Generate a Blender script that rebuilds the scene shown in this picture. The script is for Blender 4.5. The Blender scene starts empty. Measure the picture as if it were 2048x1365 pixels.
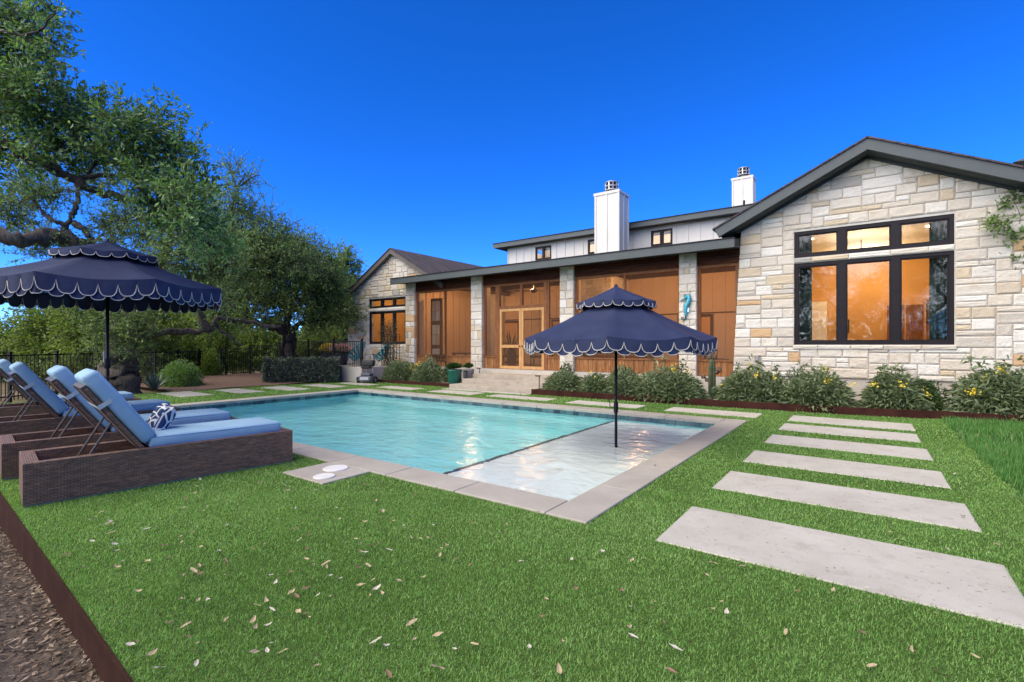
import bpy, bmesh, math, random
import numpy as np
from mathutils import Vector, Matrix, Euler, noise
from math import radians as R, sin, cos, pi, sqrt, atan2

random.seed(7)
RNG = np.random.default_rng(11)
sc = bpy.context.scene
COL = sc.collection

# ------------------------------------------------------------------ camera
EYE = 1.35
YAW = R(36)
cam = bpy.data.objects.new('camera', bpy.data.cameras.new('camera'))
COL.objects.link(cam)
sc.camera = cam
cam.location = (0, 0, EYE)
cam.rotation_euler = (R(90), 0, YAW)
cam.data.lens = 17.17
cam.data.sensor_width = 36
cam.data.shift_y = 0.0037
cam.data.clip_start = 0.05
cam.data.clip_end = 2000

# ------------------------------------------------------------------ sky and sun
SUN_EL, SUN_AZ = 42.0, 200.0          # degrees; azimuth clockwise from +Y
w = bpy.data.worlds.new('World')
sc.world = w
w.use_nodes = True
wn, wl = w.node_tree.nodes, w.node_tree.links
sky = wn.new('ShaderNodeTexSky')
sky.sky_type = 'NISHITA'
sky.sun_disc = False
sky.sun_elevation = R(SUN_EL)
sky.sun_rotation = R(SUN_AZ)
sky.air_density = 0.45
sky.dust_density = 0.0
sky.ozone_density = 9.0
hs = wn.new('ShaderNodeHueSaturation')
hs.inputs['Hue'].default_value = 0.512
hs.inputs['Saturation'].default_value = 1.18
wl.new(sky.outputs[0], hs.inputs['Color'])
wl.new(hs.outputs[0], wn['Background'].inputs[0])
wn['Background'].inputs[1].default_value = 0.15
sd = bpy.data.lights.new('sun', 'SUN')
sd.energy = 2.8
sd.angle = R(90)
sd.color = (1.0, 0.89, 0.63)
sun = bpy.data.objects.new('sun', sd)
COL.objects.link(sun)
sun.rotation_euler = (R(90 - SUN_EL), 0, R(180 - SUN_AZ))
sun.location = (0, 0, 30)

vs = sc.view_settings
vs.view_transform = 'Standard'
vs.look = 'None'
vs.exposure = 1.48
vs.gamma = 1.0
vs.use_curve_mapping = False
sc.cycles.use_denoising = True
sc.cycles.max_bounces = 10
sc.cycles.transparent_max_bounces = 16
sc.cycles.sample_clamp_indirect = 6.0
sc.cycles.caustics_reflective = False

# ------------------------------------------------------------------ helpers
WM = {}
FX, CXP, CYP = 977.0, 1024.0, 690.0


def at(px, py, depth):
    """a direction seen from the stand point and a distance -> a place in the garden"""
    t, v = (px - CXP) / FX, (CYP - py) / FX
    s, c = sin(YAW), cos(YAW)
    return Vector(((-s + c * t) * depth, (c + s * t) * depth, EYE + v * depth))


def depth_of(x, y):
    return -sin(YAW) * x + cos(YAW) * y


def lat_of(x, y):
    return cos(YAW) * x + sin(YAW) * y


def tag(o, label=None, cat=None, group=None, kind=None):
    if label: o['label'] = label
    if cat: o['category'] = cat
    if group: o['group'] = group
    if kind: o['kind'] = kind
    return o


def add(name, me, mat=None, parent=None, local=False, loc=(0, 0, 0), rot=(0, 0, 0), scl=(1, 1, 1)):
    o = bpy.data.objects.new(name, me)
    COL.objects.link(o)
    o.location, o.rotation_euler, o.scale = loc, rot, scl
    if mat is not None and me is not None and not me.materials:
        for m in (mat if isinstance(mat, (list, tuple)) else [mat]):
            me.materials.append(m)
    M = Matrix.LocRotScale(Vector(loc), Euler(rot), Vector(scl))
    if parent is not None:
        o.parent = parent
        if local:
            WM[o] = WM[parent] @ M
        else:
            o.matrix_parent_inverse = WM[parent].inverted()
            WM[o] = M
    else:
        WM[o] = M
    return o


def thing(name, label, cat, loc=(0, 0, 0), rotz=0.0, group=None, rot=None):
    o = add(name, None, loc=loc, rot=rot or (0, 0, rotz))
    o.empty_display_size = 0.1
    return tag(o, label, cat, group)


def copy_tree(o, parent=None, loc=None, rot=None):
    c = o.copy()
    COL.objects.link(c)
    c.parent = parent
    if loc is not None: c.location = loc
    if rot is not None: c.rotation_euler = rot
    M = c.matrix_parent_inverse @ Matrix.LocRotScale(c.location, c.rotation_euler, c.scale)
    WM[c] = (WM[parent] @ M) if parent else M
    for ch in list(o.children):
        copy_tree(ch, c)
    return c


class MB:
    """collects faces for ONE mesh object"""
    def __init__(self):
        self.v, self.f, self.m, self.mi = [], [], [], 0

    def face(self, pts):
        b = len(self.v)
        self.v += [tuple(p) for p in pts]
        self.f.append(tuple(range(b, b + len(pts))))
        self.m.append(self.mi)

    def box(self, x0, x1, y0, y1, z0, z1, M=None):
        b = len(self.v)
        p = [(x0, y0, z0), (x1, y0, z0), (x1, y1, z0), (x0, y1, z0), (x0, y0, z1), (x1, y0, z1), (x1, y1, z1), (x0, y1, z1)]
        if M is not None: p = [tuple(M @ Vector(q)) for q in p]
        self.v += p
        for q in ((0, 3, 2, 1), (4, 5, 6, 7), (0, 1, 5, 4), (1, 2, 6, 5), (2, 3, 7, 6), (3, 0, 4, 7)):
            self.f.append(tuple(b + i for i in q))
            self.m.append(self.mi)
        return self

    def rbox(self, x0, x1, y0, y1, z0, z1, r, seg=2, M=None, puff=0.0):
        bm = bmesh.new()
        bmesh.ops.create_cube(bm, size=1.0)
        for v in bm.verts:
            v.co = Vector(((x0 + x1) / 2 + v.co.x * (x1 - x0), (y0 + y1) / 2 + v.co.y * (y1 - y0), (z0 + z1) / 2 + v.co.z * (z1 - z0)))
        bmesh.ops.bevel(bm, geom=list(bm.edges), offset=r, segments=seg, profile=0.5, affect='EDGES')
        if puff:
            bmesh.ops.subdivide_edges(bm, edges=[e for e in bm.edges if e.calc_length() > 0.12], cuts=4, use_grid_fill=True)
            cx, cy, hx, hy = (x0 + x1) / 2, (y0 + y1) / 2, (x1 - x0) / 2, (y1 - y0) / 2
            for v in bm.verts:
                k = max(0, 1 - ((v.co.x - cx) / hx) ** 2) * max(0, 1 - ((v.co.y - cy) / hy) ** 4)
                v.co.z += puff * k * (1 if v.co.z > (z0 + z1) / 2 else 0) + 0.15 * puff * k * sin(v.co.y * 23 + v.co.x * 9)
        b = len(self.v)
        bm.verts.index_update()
        for v in bm.verts:
            self.v.append(tuple(M @ v.co) if M is not None else tuple(v.co))
        for f in bm.faces:
            self.f.append(tuple(b + v.index for v in f.verts))
            self.m.append(self.mi)
        bm.free()
        return self

    def prism(self, poly, y0, y1):
        """polygon in (x, z) pushed from y0 to y1"""
        n, b = len(poly), len(self.v)
        a = sum(poly[i][0] * poly[(i + 1) % n][1] - poly[(i + 1) % n][0] * poly[i][1] for i in range(n))
        if a < 0: poly = poly[::-1]
        self.v += [(x, y0, z) for x, z in poly] + [(x, y1, z) for x, z in poly]
        self.f.append(tuple(range(b, b + n)))
        self.f.append(tuple(range(b + 2 * n - 1, b + n - 1, -1)))
        self.m += [self.mi] * 2
        for i in range(n):
            j = (i + 1) % n
            self.f.append((b + i, b + n + i, b + n + j, b + j))
            self.m.append(self.mi)
        return self

    def tube(self, pts, rad, sides=6, cap=True, closed=False):
        pts = [Vector(p) for p in pts]
        n = len(pts)
        rad = [rad] * n if isinstance(rad, (int, float)) else list(rad)
        b = len(self.v)
        up = None
        for i in range(n):
            if closed: t = pts[(i + 1) % n] - pts[i - 1]
            else: t = pts[min(i + 1, n - 1)] - pts[max(i - 1, 0)]
            if t.length < 1e-9: t = Vector((0, 0, 1))
            t.normalize()
            if up is None:
                up = t.cross(Vector((0, 0, 1)))
                if up.length < 0.1: up = t.cross(Vector((1, 0, 0)))
            up = (up - t * up.dot(t))
            if up.length < 1e-6: up = t.orthogonal()
            up.normalize()
            q = t.cross(up)
            for k in range(sides):
                a = 2 * pi * k / sides
                self.v.append(tuple(pts[i] + (up * cos(a) + q * sin(a)) * rad[i]))
        for i in range(n if closed else n - 1):
            for k in range(sides):
                a0, a1 = b + i * sides + k, b + i * sides + (k + 1) % sides
                j = (i + 1) % n
                c0, c1 = b + j * sides + k, b + j * sides + (k + 1) % sides
                self.f.append((a0, c0, c1, a1))
                self.m.append(self.mi)
        if cap and not closed:
            self.f.append(tuple(b + k for k in range(sides)))
            self.f.append(tuple(b + (n - 1) * sides + k for k in range(sides - 1, -1, -1)))
            self.m += [self.mi] * 2
        return self

    def lathe(self, prof, sides=20, c=(0, 0, 0), sq=0.0):
        b, n = len(self.v), len(prof)
        for r, z in prof:
            for k in range(sides):
                a = 2 * pi * k / sides
                m = 1.0
                if sq: m = 1 + sq * (1 / max(abs(cos(a)), abs(sin(a))) - 1)
                self.v.append((c[0] + r * m * cos(a), c[1] + r * m * sin(a), c[2] + z))
        for i in range(n - 1):
            for k in range(sides):
                self.f.append((b + i * sides + k, b + i * sides + (k + 1) % sides, b + (i + 1) * sides + (k + 1) % sides, b + (i + 1) * sides + k))
                self.m.append(self.mi)
        self.f.append(tuple(b + k for k in range(sides - 1, -1, -1)))
        self.f.append(tuple(b + (n - 1) * sides + k for k in range(sides)))
        self.m += [self.mi] * 2
        return self

    def mesh(self, name, smooth=False, uv=True):
        me = bpy.data.meshes.new(name)
        me.from_pydata(self.v, [], self.f)
        if len(set(self.m)) > 1: me.polygons.foreach_set('material_index', self.m)
        if smooth: me.polygons.foreach_set('use_smooth', [True] * len(self.f))
        if uv and len(self.f) < 60000: box_uv(me)
        me.update()
        return me

    def build(self, name, mat, parent=None, local=False, smooth=False, **kw):
        return add(name, self.mesh(name, smooth), mat, parent, local, **kw)


def box_uv(me):
    """metric box projection"""
    nl = len(me.loops)
    if nl == 0: return
    uvl = me.uv_layers.new(name='UVMap')
    co = np.empty(len(me.vertices) * 3); me.vertices.foreach_get('co', co); co = co.reshape(-1, 3)
    li = np.empty(nl, dtype=np.int64); me.loops.foreach_get('vertex_index', li)
    nf = len(me.polygons)
    no = np.empty(nf * 3); me.polygons.foreach_get('normal', no); no = np.abs(no.reshape(-1, 3))
    tot = np.empty(nf, dtype=np.int64); me.polygons.foreach_get('loop_total', tot)
    ax = np.repeat(np.argmax(no + np.array([0, 0.001, 0.002]), axis=1), tot)
    p = co[li]
    uv = np.empty((nl, 2))
    uv[:, 0] = np.where(ax == 0, p[:, 1], p[:, 0])
    uv[:, 1] = np.where(ax == 2, p[:, 1], p[:, 2])
    uvl.data.foreach_set('uv', uv.astype(np.float32).ravel())


def catmull(pts, n=6):
    P = [Vector(p) for p in pts]
    if len(P) < 3: return P
    P = [P[0] * 2 - P[1]] + P + [P[-1] * 2 - P[-2]]
    out = []
    for i in range(1, len(P) - 2):
        for k in range(n):
            t = k / n
            out.append(0.5 * ((2 * P[i]) + (P[i + 1] - P[i - 1]) * t + (2 * P[i - 1] - 5 * P[i] + 4 * P[i + 1] - P[i + 2]) * t * t
                              + (3 * P[i] - P[i - 1] - 3 * P[i + 1] + P[i + 2]) * t ** 3))
    out.append(P[-2].copy())
    return out


def np_mesh(name, verts, nv, mat, parent=None, tone=None, faces=None, smooth=False):
    """a mesh of many alike little faces; verts (N*nv, 3); faces: index tuples inside one piece"""
    N = len(verts) // nv
    faces = faces or [tuple(range(nv))]
    me = bpy.data.meshes.new(name)
    k = sum(len(f) for f in faces)
    base = (np.arange(N) * nv)[:, None]
    idx = np.concatenate([base + np.array(f)[None, :] for f in faces], axis=1).ravel().astype(np.int32)
    lens = np.tile(np.array([len(f) for f in faces], dtype=np.int32), N)
    starts = np.concatenate([[0], np.cumsum(lens)[:-1]]).astype(np.int32)
    me.vertices.add(len(verts)); me.vertices.foreach_set('co', np.asarray(verts, dtype=np.float32).ravel())
    me.loops.add(N * k); me.loops.foreach_set('vertex_index', idx)
    me.polygons.add(N * len(faces)); me.polygons.foreach_set('loop_start', starts)
    if smooth: me.polygons.foreach_set('use_smooth', np.ones(N * len(faces), dtype=bool))
    if tone is not None:
        a = me.attributes.new('tone', 'FLOAT', 'FACE')
        a.data.foreach_set('value', np.repeat(np.asarray(tone, dtype=np.float32), len(faces)))
    me.update(calc_edges=True)
    me.validate()
    return add(name, me, mat, parent)


def unit(a):
    return a / np.maximum(np.linalg.norm(a, axis=-1, keepdims=True), 1e-9)
# ------------------------------------------------------------------ materials
MATS = {}


class NT:
    def __init__(self, name):
        self.m = bpy.data.materials.new(name)
        self.m.use_nodes = True
        self.n, self.l = self.m.node_tree.nodes, self.m.node_tree.links
        self.b = self.n['Principled BSDF']
        self.out = self.n['Material Output']

    def node(self, t, **kw):
        x = self.n.new(t)
        for k, v in kw.items():
            if k in x.inputs: x.inputs[k].default_value = v
            else: setattr(x, k, v)
        return x

    def link(self, a, b):
        self.l.new(a, b)

    def coord(self, which='Object', scale=(1, 1, 1), rot=(0, 0, 0)):
        c = self.node('ShaderNodeTexCoord')
        m = self.node('ShaderNodeMapping')
        m.inputs['Scale'].default_value = scale
        m.inputs['Rotation'].default_value = rot
        self.link(c.outputs[which], m.inputs['Vector'])
        return m.outputs[0]

    def noise(self, vec, scale, detail=4, rough=0.6, dist=0.0):
        x = self.node('ShaderNodeTexNoise')
        x.inputs['Scale'].default_value = scale
        x.inputs['Detail'].default_value = detail
        x.inputs['Roughness'].default_value = rough
        x.inputs['Distortion'].default_value = dist
        if vec is not None: self.link(vec, x.inputs['Vector'])
        return x

    def ramp(self, fac, stops, interp='LINEAR'):
        r = self.node('ShaderNodeValToRGB')
        r.color_ramp.interpolation = interp
        el = r.color_ramp.elements
        while len(el) < len(stops): el.new(0.5)
        for e, (p, c) in zip(el, stops):
            e.position = p
            e.color = (*c, 1) if len(c) == 3 else c
        self.link(fac, r.inputs[0])
        return r.outputs[0]

    def mix(self, fac, a, b, blend='MIX'):
        x = self.node('ShaderNodeMix', data_type='RGBA', blend_type=blend)
        for s, v in ((x.inputs[0], fac), (x.inputs[6], a), (x.inputs[7], b)):
            if hasattr(v, 'links'): self.link(v, s)
            elif isinstance(v, (int, float)): s.default_value = v
            else: s.default_value = (*v, 1)
        return x.outputs[2]

    def math(self, op, a, b=None):
        x = self.node('ShaderNodeMath', operation=op)
        for s, v in ((x.inputs[0], a), (x.inputs[1], b)):
            if v is None: continue
            if hasattr(v, 'links'): self.link(v, s)
            else: s.default_value = v
        return x.outputs[0]

    def bump(self, height, strength=0.5, dist=0.01, normal=None):
        x = self.node('ShaderNodeBump')
        x.inputs['Strength'].default_value = strength
        x.inputs['Distance'].default_value = dist
        self.link(height, x.inputs['Height'])
        if normal is not None: self.link(normal, x.inputs['Normal'])
        return x.outputs[0]

    def fin(self, col=None, rough=0.6, metal=0.0, normal=None, spec=0.5):
        if col is not None:
            if hasattr(col, 'links'): self.link(col, self.b.inputs['Base Color'])
            else: self.b.inputs['Base Color'].default_value = (*col, 1)
        if hasattr(rough, 'links'): self.link(rough, self.b.inputs['Roughness'])
        else: self.b.inputs['Roughness'].default_value = rough
        self.b.inputs['Metallic'].default_value = metal
        self.b.inputs['Specular IOR Level'].default_value = spec
        if normal is not None: self.link(normal, self.b.inputs['Normal'])
        return self.m


def simple(name, c1, c2=None, scale=8, rough=0.6, metal=0.0, bump=0.0, bscale=None, bdist=0.004, coord='Object', stretch=(1, 1, 1), spec=0.5, lo=0.35, hi=0.7):
    t = NT(name)
    v = t.coord(coord, stretch)
    col = c1
    if c2 is not None:
        n = t.noise(v, scale, 5, 0.62)
        col = t.ramp(n.outputs[0], [(lo, c1), (hi, c2)])
    nm = None
    if bump:
        n2 = t.noise(v, bscale or scale * 3, 5, 0.65)
        nm = t.bump(n2.outputs[0], bump, bdist)
    MATS[name] = t.fin(col, rough, metal, nm, spec)
    return MATS[name]


def stone_mat(name, per='object'):
    t = NT(name)
    v = t.coord('Object')
    if per == 'object':
        oi = t.node('ShaderNodeObjectInfo')
        rnd = oi.outputs['Random']
        add_v = t.node('ShaderNodeVectorMath', operation='ADD')
        t.link(v, add_v.inputs[0]); t.link(oi.outputs['Location'], add_v.inputs[1])
        v = add_v.outputs[0]
    else:
        a = t.node('ShaderNodeAttribute', attribute_name='tone')
        rnd = a.outputs['Fac']
    base = t.ramp(rnd, [(0.0, (.56, .51, .435)), (.14, (.65, .595, .505)), (.30, (.70, .66, .58)), (.46, (.62, .555, .46)), (.62, (.72, .69, .625)), (.74, (.66, .605, .52)),
                        (.82, (.60, .50, .36)), (.88, (.64, .60, .53)), (.93, (.58, .39, .22)), (.965, (.55, .47, .36)), (.985, (.40, .38, .35))], 'CONSTANT')
    n1 = t.noise(v, 3.2, 6, 0.7)
    rust = t.math('MULTIPLY', t.ramp(n1.outputs[0], [(.56, (0, 0, 0)), (.72, (1, 1, 1))]), .40)
    col = t.mix(rust, base, (.50, .34, .18))
    n2 = t.noise(v, 11, 8, 0.75)
    grey = t.math('MULTIPLY', t.ramp(n2.outputs[0], [(.60, (0, 0, 0)), (.74, (1, 1, 1))]), .42)
    col = t.mix(grey, col, (.30, .28, .26))
    n3 = t.noise(v, 45, 4, 0.6)
    col = t.mix(.35, col, t.ramp(n3.outputs[0], [(.3, (.66, .63, .58)), (.7, (1.05, 1.03, .99))]), 'MULTIPLY')
    ns = t.noise(v, 14, 8, 0.72, 0.6)
    nm = t.bump(ns.outputs[0], 0.95, 0.032)
    MATS[name] = t.fin(col, 0.88, 0, nm, 0.25)


def leaf_mat(name, cols, trans=0.3, rough=0.5, spec=0.35):
    t = NT(name)
    a = t.node('ShaderNodeAttribute', attribute_name='tone')
    k = len(cols)
    col = t.ramp(a.outputs['Fac'], [(i / (k - 1), c) for i, c in enumerate(cols)])
    t.fin(col, rough, 0, None, spec)
    tr = t.node('ShaderNodeBsdfTranslucent')
    t.link(t.mix(1.0, col, (1.15, 1.25, .55), 'MULTIPLY'), tr.inputs[0])
    mx = t.node('ShaderNodeMixShader')
    mx.inputs[0].default_value = trans
    t.link(t.b.outputs[0], mx.inputs[1]); t.link(tr.outputs[0], mx.inputs[2])
    t.link(mx.outputs[0], t.out.inputs[0])
    MATS[name] = t.m


def wood_mat(name, c1, c2, c3, stretch, rough=0.6, per_obj=True):
    t = NT(name)
    v = t.coord('Object', stretch)
    if per_obj:
        oi = t.node('ShaderNodeObjectInfo')
        av = t.node('ShaderNodeVectorMath', operation='ADD')
        sv = t.node('ShaderNodeVectorMath', operation='SCALE')
        t.link(oi.outputs['Location'], sv.inputs[0]); sv.inputs['Scale'].default_value = 7.3
        t.link(v, av.inputs[0]); t.link(sv.outputs[0], av.inputs[1])
        v = av.outputs[0]
    n = t.noise(v, 2.2, 6, 0.65, 1.2)
    n2 = t.noise(v, 9, 3, 0.5)
    col = t.ramp(n.outputs[0], [(.3, c1), (.5, c2), (.68, c3)])
    col = t.mix(.4, col, t.ramp(n2.outputs[0], [(.35, (.5, .42, .36)), (.65, (1.05, 1, .95))]), 'MULTIPLY')
    if per_obj:
        col = t.mix(.5, col, t.ramp(oi.outputs['Random'], [(0, (.62, .58, .55)), (1, (1.25, 1.2, 1.1))]), 'MULTIPLY')
    nm = t.bump(n.outputs[0], 0.35, 0.004)
    MATS[name] = t.fin(col, rough, 0, nm, 0.12)


stone_mat('stone'); stone_mat('stone_far', 'attr')
simple('mortar', (.46, .43, .38), (.56, .53, .47), 9, .95, bump=.5, bscale=60)
simple('stucco', (.42, .38, .33), (.52, .475, .42), 3, .93, bump=.4, bscale=90, bdist=.003)
simple('coping', (.325, .295, .25), (.40, .368, .318), 2.0, .8, bump=.25, bscale=110, bdist=.002)
simple('step', (.31, .265, .21), (.42, .37, .305), 4, .88, bump=.3, bscale=70, bdist=.003)
simple('retaining', (.40, .37, .33), (.56, .53, .48), 1.6, .92, bump=.3, bscale=40, stretch=(1, 1, .25))
simple('trim', (.045, .058, .060), (.055, .068, .070), 3, .55)
simple('trim_taupe', (.085, .076, .066), (.105, .092, .080), 3, .6)
simple('soffit', (.018, .026, .028), (.024, .033, .035), 5, .7)
simple('black_frame', (.0085, .007, .0095), (.012, .010, .013), 9, .5, spec=.2)
simple('black_metal', (.007, .007, .0075), (.011, .010, .010), 12, .5, spec=.25)
simple('siding', (.54, .515, .47), (.59, .565, .52), 2, .55)
simple('shingle_red', (.05, .045, .05), (.10, .085, .085), 18, .95, bump=.6, bscale=50, bdist=.01)
simple('galv', (.42, .43, .44), (.55, .55, .55), 6, .4, metal=.7)
simple('navy', (.022, .030, .072), (.030, .040, .092), 3, .75, bump=.35, bscale=5, bdist=.03, spec=.2)
simple('navy_under', (.012, .014, .034), (.016, .018, .042), 5, .85, spec=.1)
simple('piping', (.50, .48, .47), None, rough=.7)
simple('cushion', (.25, .40, .53), (.30, .455, .575), 5, .85, bump=.35, bscale=7, bdist=.02, spec=.15)
simple('piping_blue', (.25, .38, .57), None, rough=.8)
simple('strap', (.42, .47, .48), (.50, .54, .54), 20, .8)
simple('bronze', (.060, .048, .042), (.085, .066, .055), 14, .5)
simple('corten', (.030, .0135, .0095), (.050, .0225, .0155), 5, .95, spec=.08, bump=.35, bscale=160, bdist=.002)
simple('corten_red', (.030, .011, .009), (.062, .022, .016), 3, .9, spec=.1, bump=.3, bscale=60, bdist=.002)
simple('lid', (.66, .64, .60), (.74, .72, .69), 4, .5)
simple('bark', (.060, .048, .040), (.145, .125, .108), 5, .95, bump=1.0, bscale=16, bdist=.03, stretch=(2, 2, .6))
simple('bark_mid', (.050, .040, .032), (.14, .118, .098), 7, .95, bump=1.0, bscale=14, bdist=.05, stretch=(2.4, 2.4, .5))
simple('bark_dark', (.022, .019, .017), (.062, .053, .046), 5, .95, bump=1.0, bscale=16, bdist=.03, stretch=(2, 2, .6))
simple('green_glaze', (.010, .085, .058), (.020, .135, .095), 3, .18)
simple('grey_pot', (.22, .21, .20), (.30, .29, .28), 5, .7)
simple('navy_pot', (.012, .016, .055), (.02, .025, .08), 3, .2)
simple('teal', (.010, .24, .27), (.014, .30, .33), 5, .4)
simple('sea_teal', (.03, .26, .36), (.10, .46, .55), 22, .4, metal=.3, bump=.3, bscale=40)
simple('sea_dark', (.02, .05, .06), (.05, .12, .14), 22, .4, metal=.4)
simple('sea_pale', (.42, .62, .66), (.6, .75, .76), 22, .4, metal=.2)
simple('cactus', (.035, .075, .035), (.13, .09, .045), 6, .55, metal=.3, bump=.3, bscale=30, lo=.45, hi=.7)
simple('cactus_brown', (.06, .04, .025), (.15, .10, .06), 8, .6, metal=.3)
simple('yellow', (.72, .50, .03), (.80, .62, .06), 30, .6)
simple('pink', (.75, .34, .36), (.80, .48, .48), 30, .6)
simple('grey_plastic', (.075, .080, .105), (.10, .105, .135), 8, .45)
simple('dark_plastic', (.018, .018, .020), (.028, .028, .030), 8, .5)
simple('pale_plastic', (.42, .43, .46), None, rough=.45)
simple('rubber', (.02, .02, .02), None, rough=.8)
simple('soil', (.055, .040, .030), (.14, .105, .08), 14, 1, bump=1, bscale=40, bdist=.03)
simple('red_mulch', (.11, .060, .040), (.26, .155, .110), 22, 1, bump=1, bscale=45, bdist=.03)
simple('ochre_wall', (.50, .285, .105), (.54, .315, .12), 1.2, .8)
simple('room_ceiling', (.62, .56, .46), None, rough=.8)
simple('room_floor', (.16, .09, .05), (.22, .13, .07), 4, .5)
simple('porch_panel', (.50, .37, .25), (.54, .40, .28), 1.5, .7)
simple('porch_floor', (.13, .115, .10), (.17, .15, .13), 3, .8)
simple('curtain', (.010, .026, .028), (.018, .040, .042), 3, .9)
simple('picture', (.03, .03, .03), (.42, .38, .32), 16, .5)
simple('dark_wicker', (.025, .018, .014), (.05, .036, .028), 40, .7)
simple('white_art', (.68, .66, .62), (.75, .73, .70), 5, .6)
simple('lantern_glass', (.55, .45, .35), None, rough=.2)
wood_mat('cedar', (.17, .075, .030), (.29, .135, .055), (.42, .22, .095), (9, 9, .8))
wood_mat('cedar_frame', (.16, .066, .028), (.215, .092, .040), (.27, .12, .054), (6, 6, 1.2), per_obj=False)
wood_mat('beam_wood', (.022, .007, .004), (.058, .019, .009), (.115, .042, .019), (.7, 6, 9), rough=.7, per_obj=False)
wood_mat('door_wood', (.46, .245, .095), (.56, .32, .135), (.63, .38, .18), (7, 7, .9), per_obj=False)
wood_mat('trunk_wood', (.05, .03, .02), (.10, .07, .05), (.16, .12, .09), (5, 5, 1), per_obj=False)

leaf_mat('oak_leaf', [(0.051, 0.101, 0.035), (0.092, 0.177, 0.061), (0.149, 0.261, 0.091), (0.236, 0.362, 0.144), (0.456, 0.557, 0.338)], 0.42, .38, .5)
leaf_mat('oak_leaf_mid', [(0.060, 0.109, 0.039), (0.109, 0.190, 0.064), (0.185, 0.281, 0.091), (0.281, 0.369, 0.124), (0.456, 0.491, 0.194)], 0.42, .5, .4)
leaf_mat('oak_leaf_brown', [(0.050, 0.060, 0.024), (0.092, 0.101, 0.037), (0.151, 0.134, 0.050), (0.218, 0.143, 0.067), (0.319, 0.202, 0.101)], 0.40, .6, .3)
leaf_mat('brush_leaf', [(0.063, 0.108, 0.025), (0.121, 0.190, 0.043), (0.197, 0.273, 0.063), (0.291, 0.367, 0.095), (0.392, 0.430, 0.139)], 0.42, .55, .3)
leaf_mat('far_leaf', [(0.030, 0.054, 0.021), (0.060, 0.093, 0.033), (0.093, 0.128, 0.045), (0.128, 0.158, 0.060)], .25, .7, .2)
leaf_mat('sage_leaf', [(0.070, 0.106, 0.053), (0.119, 0.163, 0.081), (0.176, 0.224, 0.119), (0.246, 0.295, 0.176), (0.370, 0.405, 0.290)], .22, .6, .25)
leaf_mat('box_leaf', [(0.016, 0.039, 0.013), (0.034, 0.075, 0.021), (0.058, 0.111, 0.029), (0.091, 0.150, 0.039)], .2, .35, .5)
leaf_mat('hedge_leaf', [(0.043, 0.062, 0.041), (0.078, 0.106, 0.066), (0.133, 0.164, 0.109), (0.234, 0.250, 0.196)], .15, .32, .6)
leaf_mat('vine_leaf', [(.035, .045, .025), (.065, .07, .04), (.10, .085, .06), (.15, .11, .09)], .25, .5, .3)
leaf_mat('turf', [(.13, .09, .05), (.074, .152, .038), (.150, .295, .070), (.235, .425, .110), (.340, .55, .18), (.48, .60, .33)], .42, .55, .25)
leaf_mat('grass', [(.042, .135, .028), (.070, .21, .040), (.105, .28, .058), (.15, .32, .085), (.36, .32, .17)], .35, .5, .3)
leaf_mat('litter', [(.045, .030, .022), (.10, .070, .050), (.19, .135, .10), (.30, .225, .17), (.42, .34, .27)], .1, .8, .2)
leaf_mat('blossom', [(.60, .42, .03), (.78, .60, .05), (.85, .70, .12)], .2, .6, .2)
leaf_mat('blossom_mix', [(.72, .34, .36), (.80, .50, .50), (.82, .55, .06), (.85, .65, .08)], .2, .6, .2)
for nm, c1, c2 in (('fallen_tan', (.38, .285, .165), (.46, .37, .24)), ('fallen_pale', (.46, .41, .34), (.54, .49, .42)), ('fallen_brown', (.17, .095, .055), (.28, .17, .11))):
    simple(nm, c1, c2, 40, .75)


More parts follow.
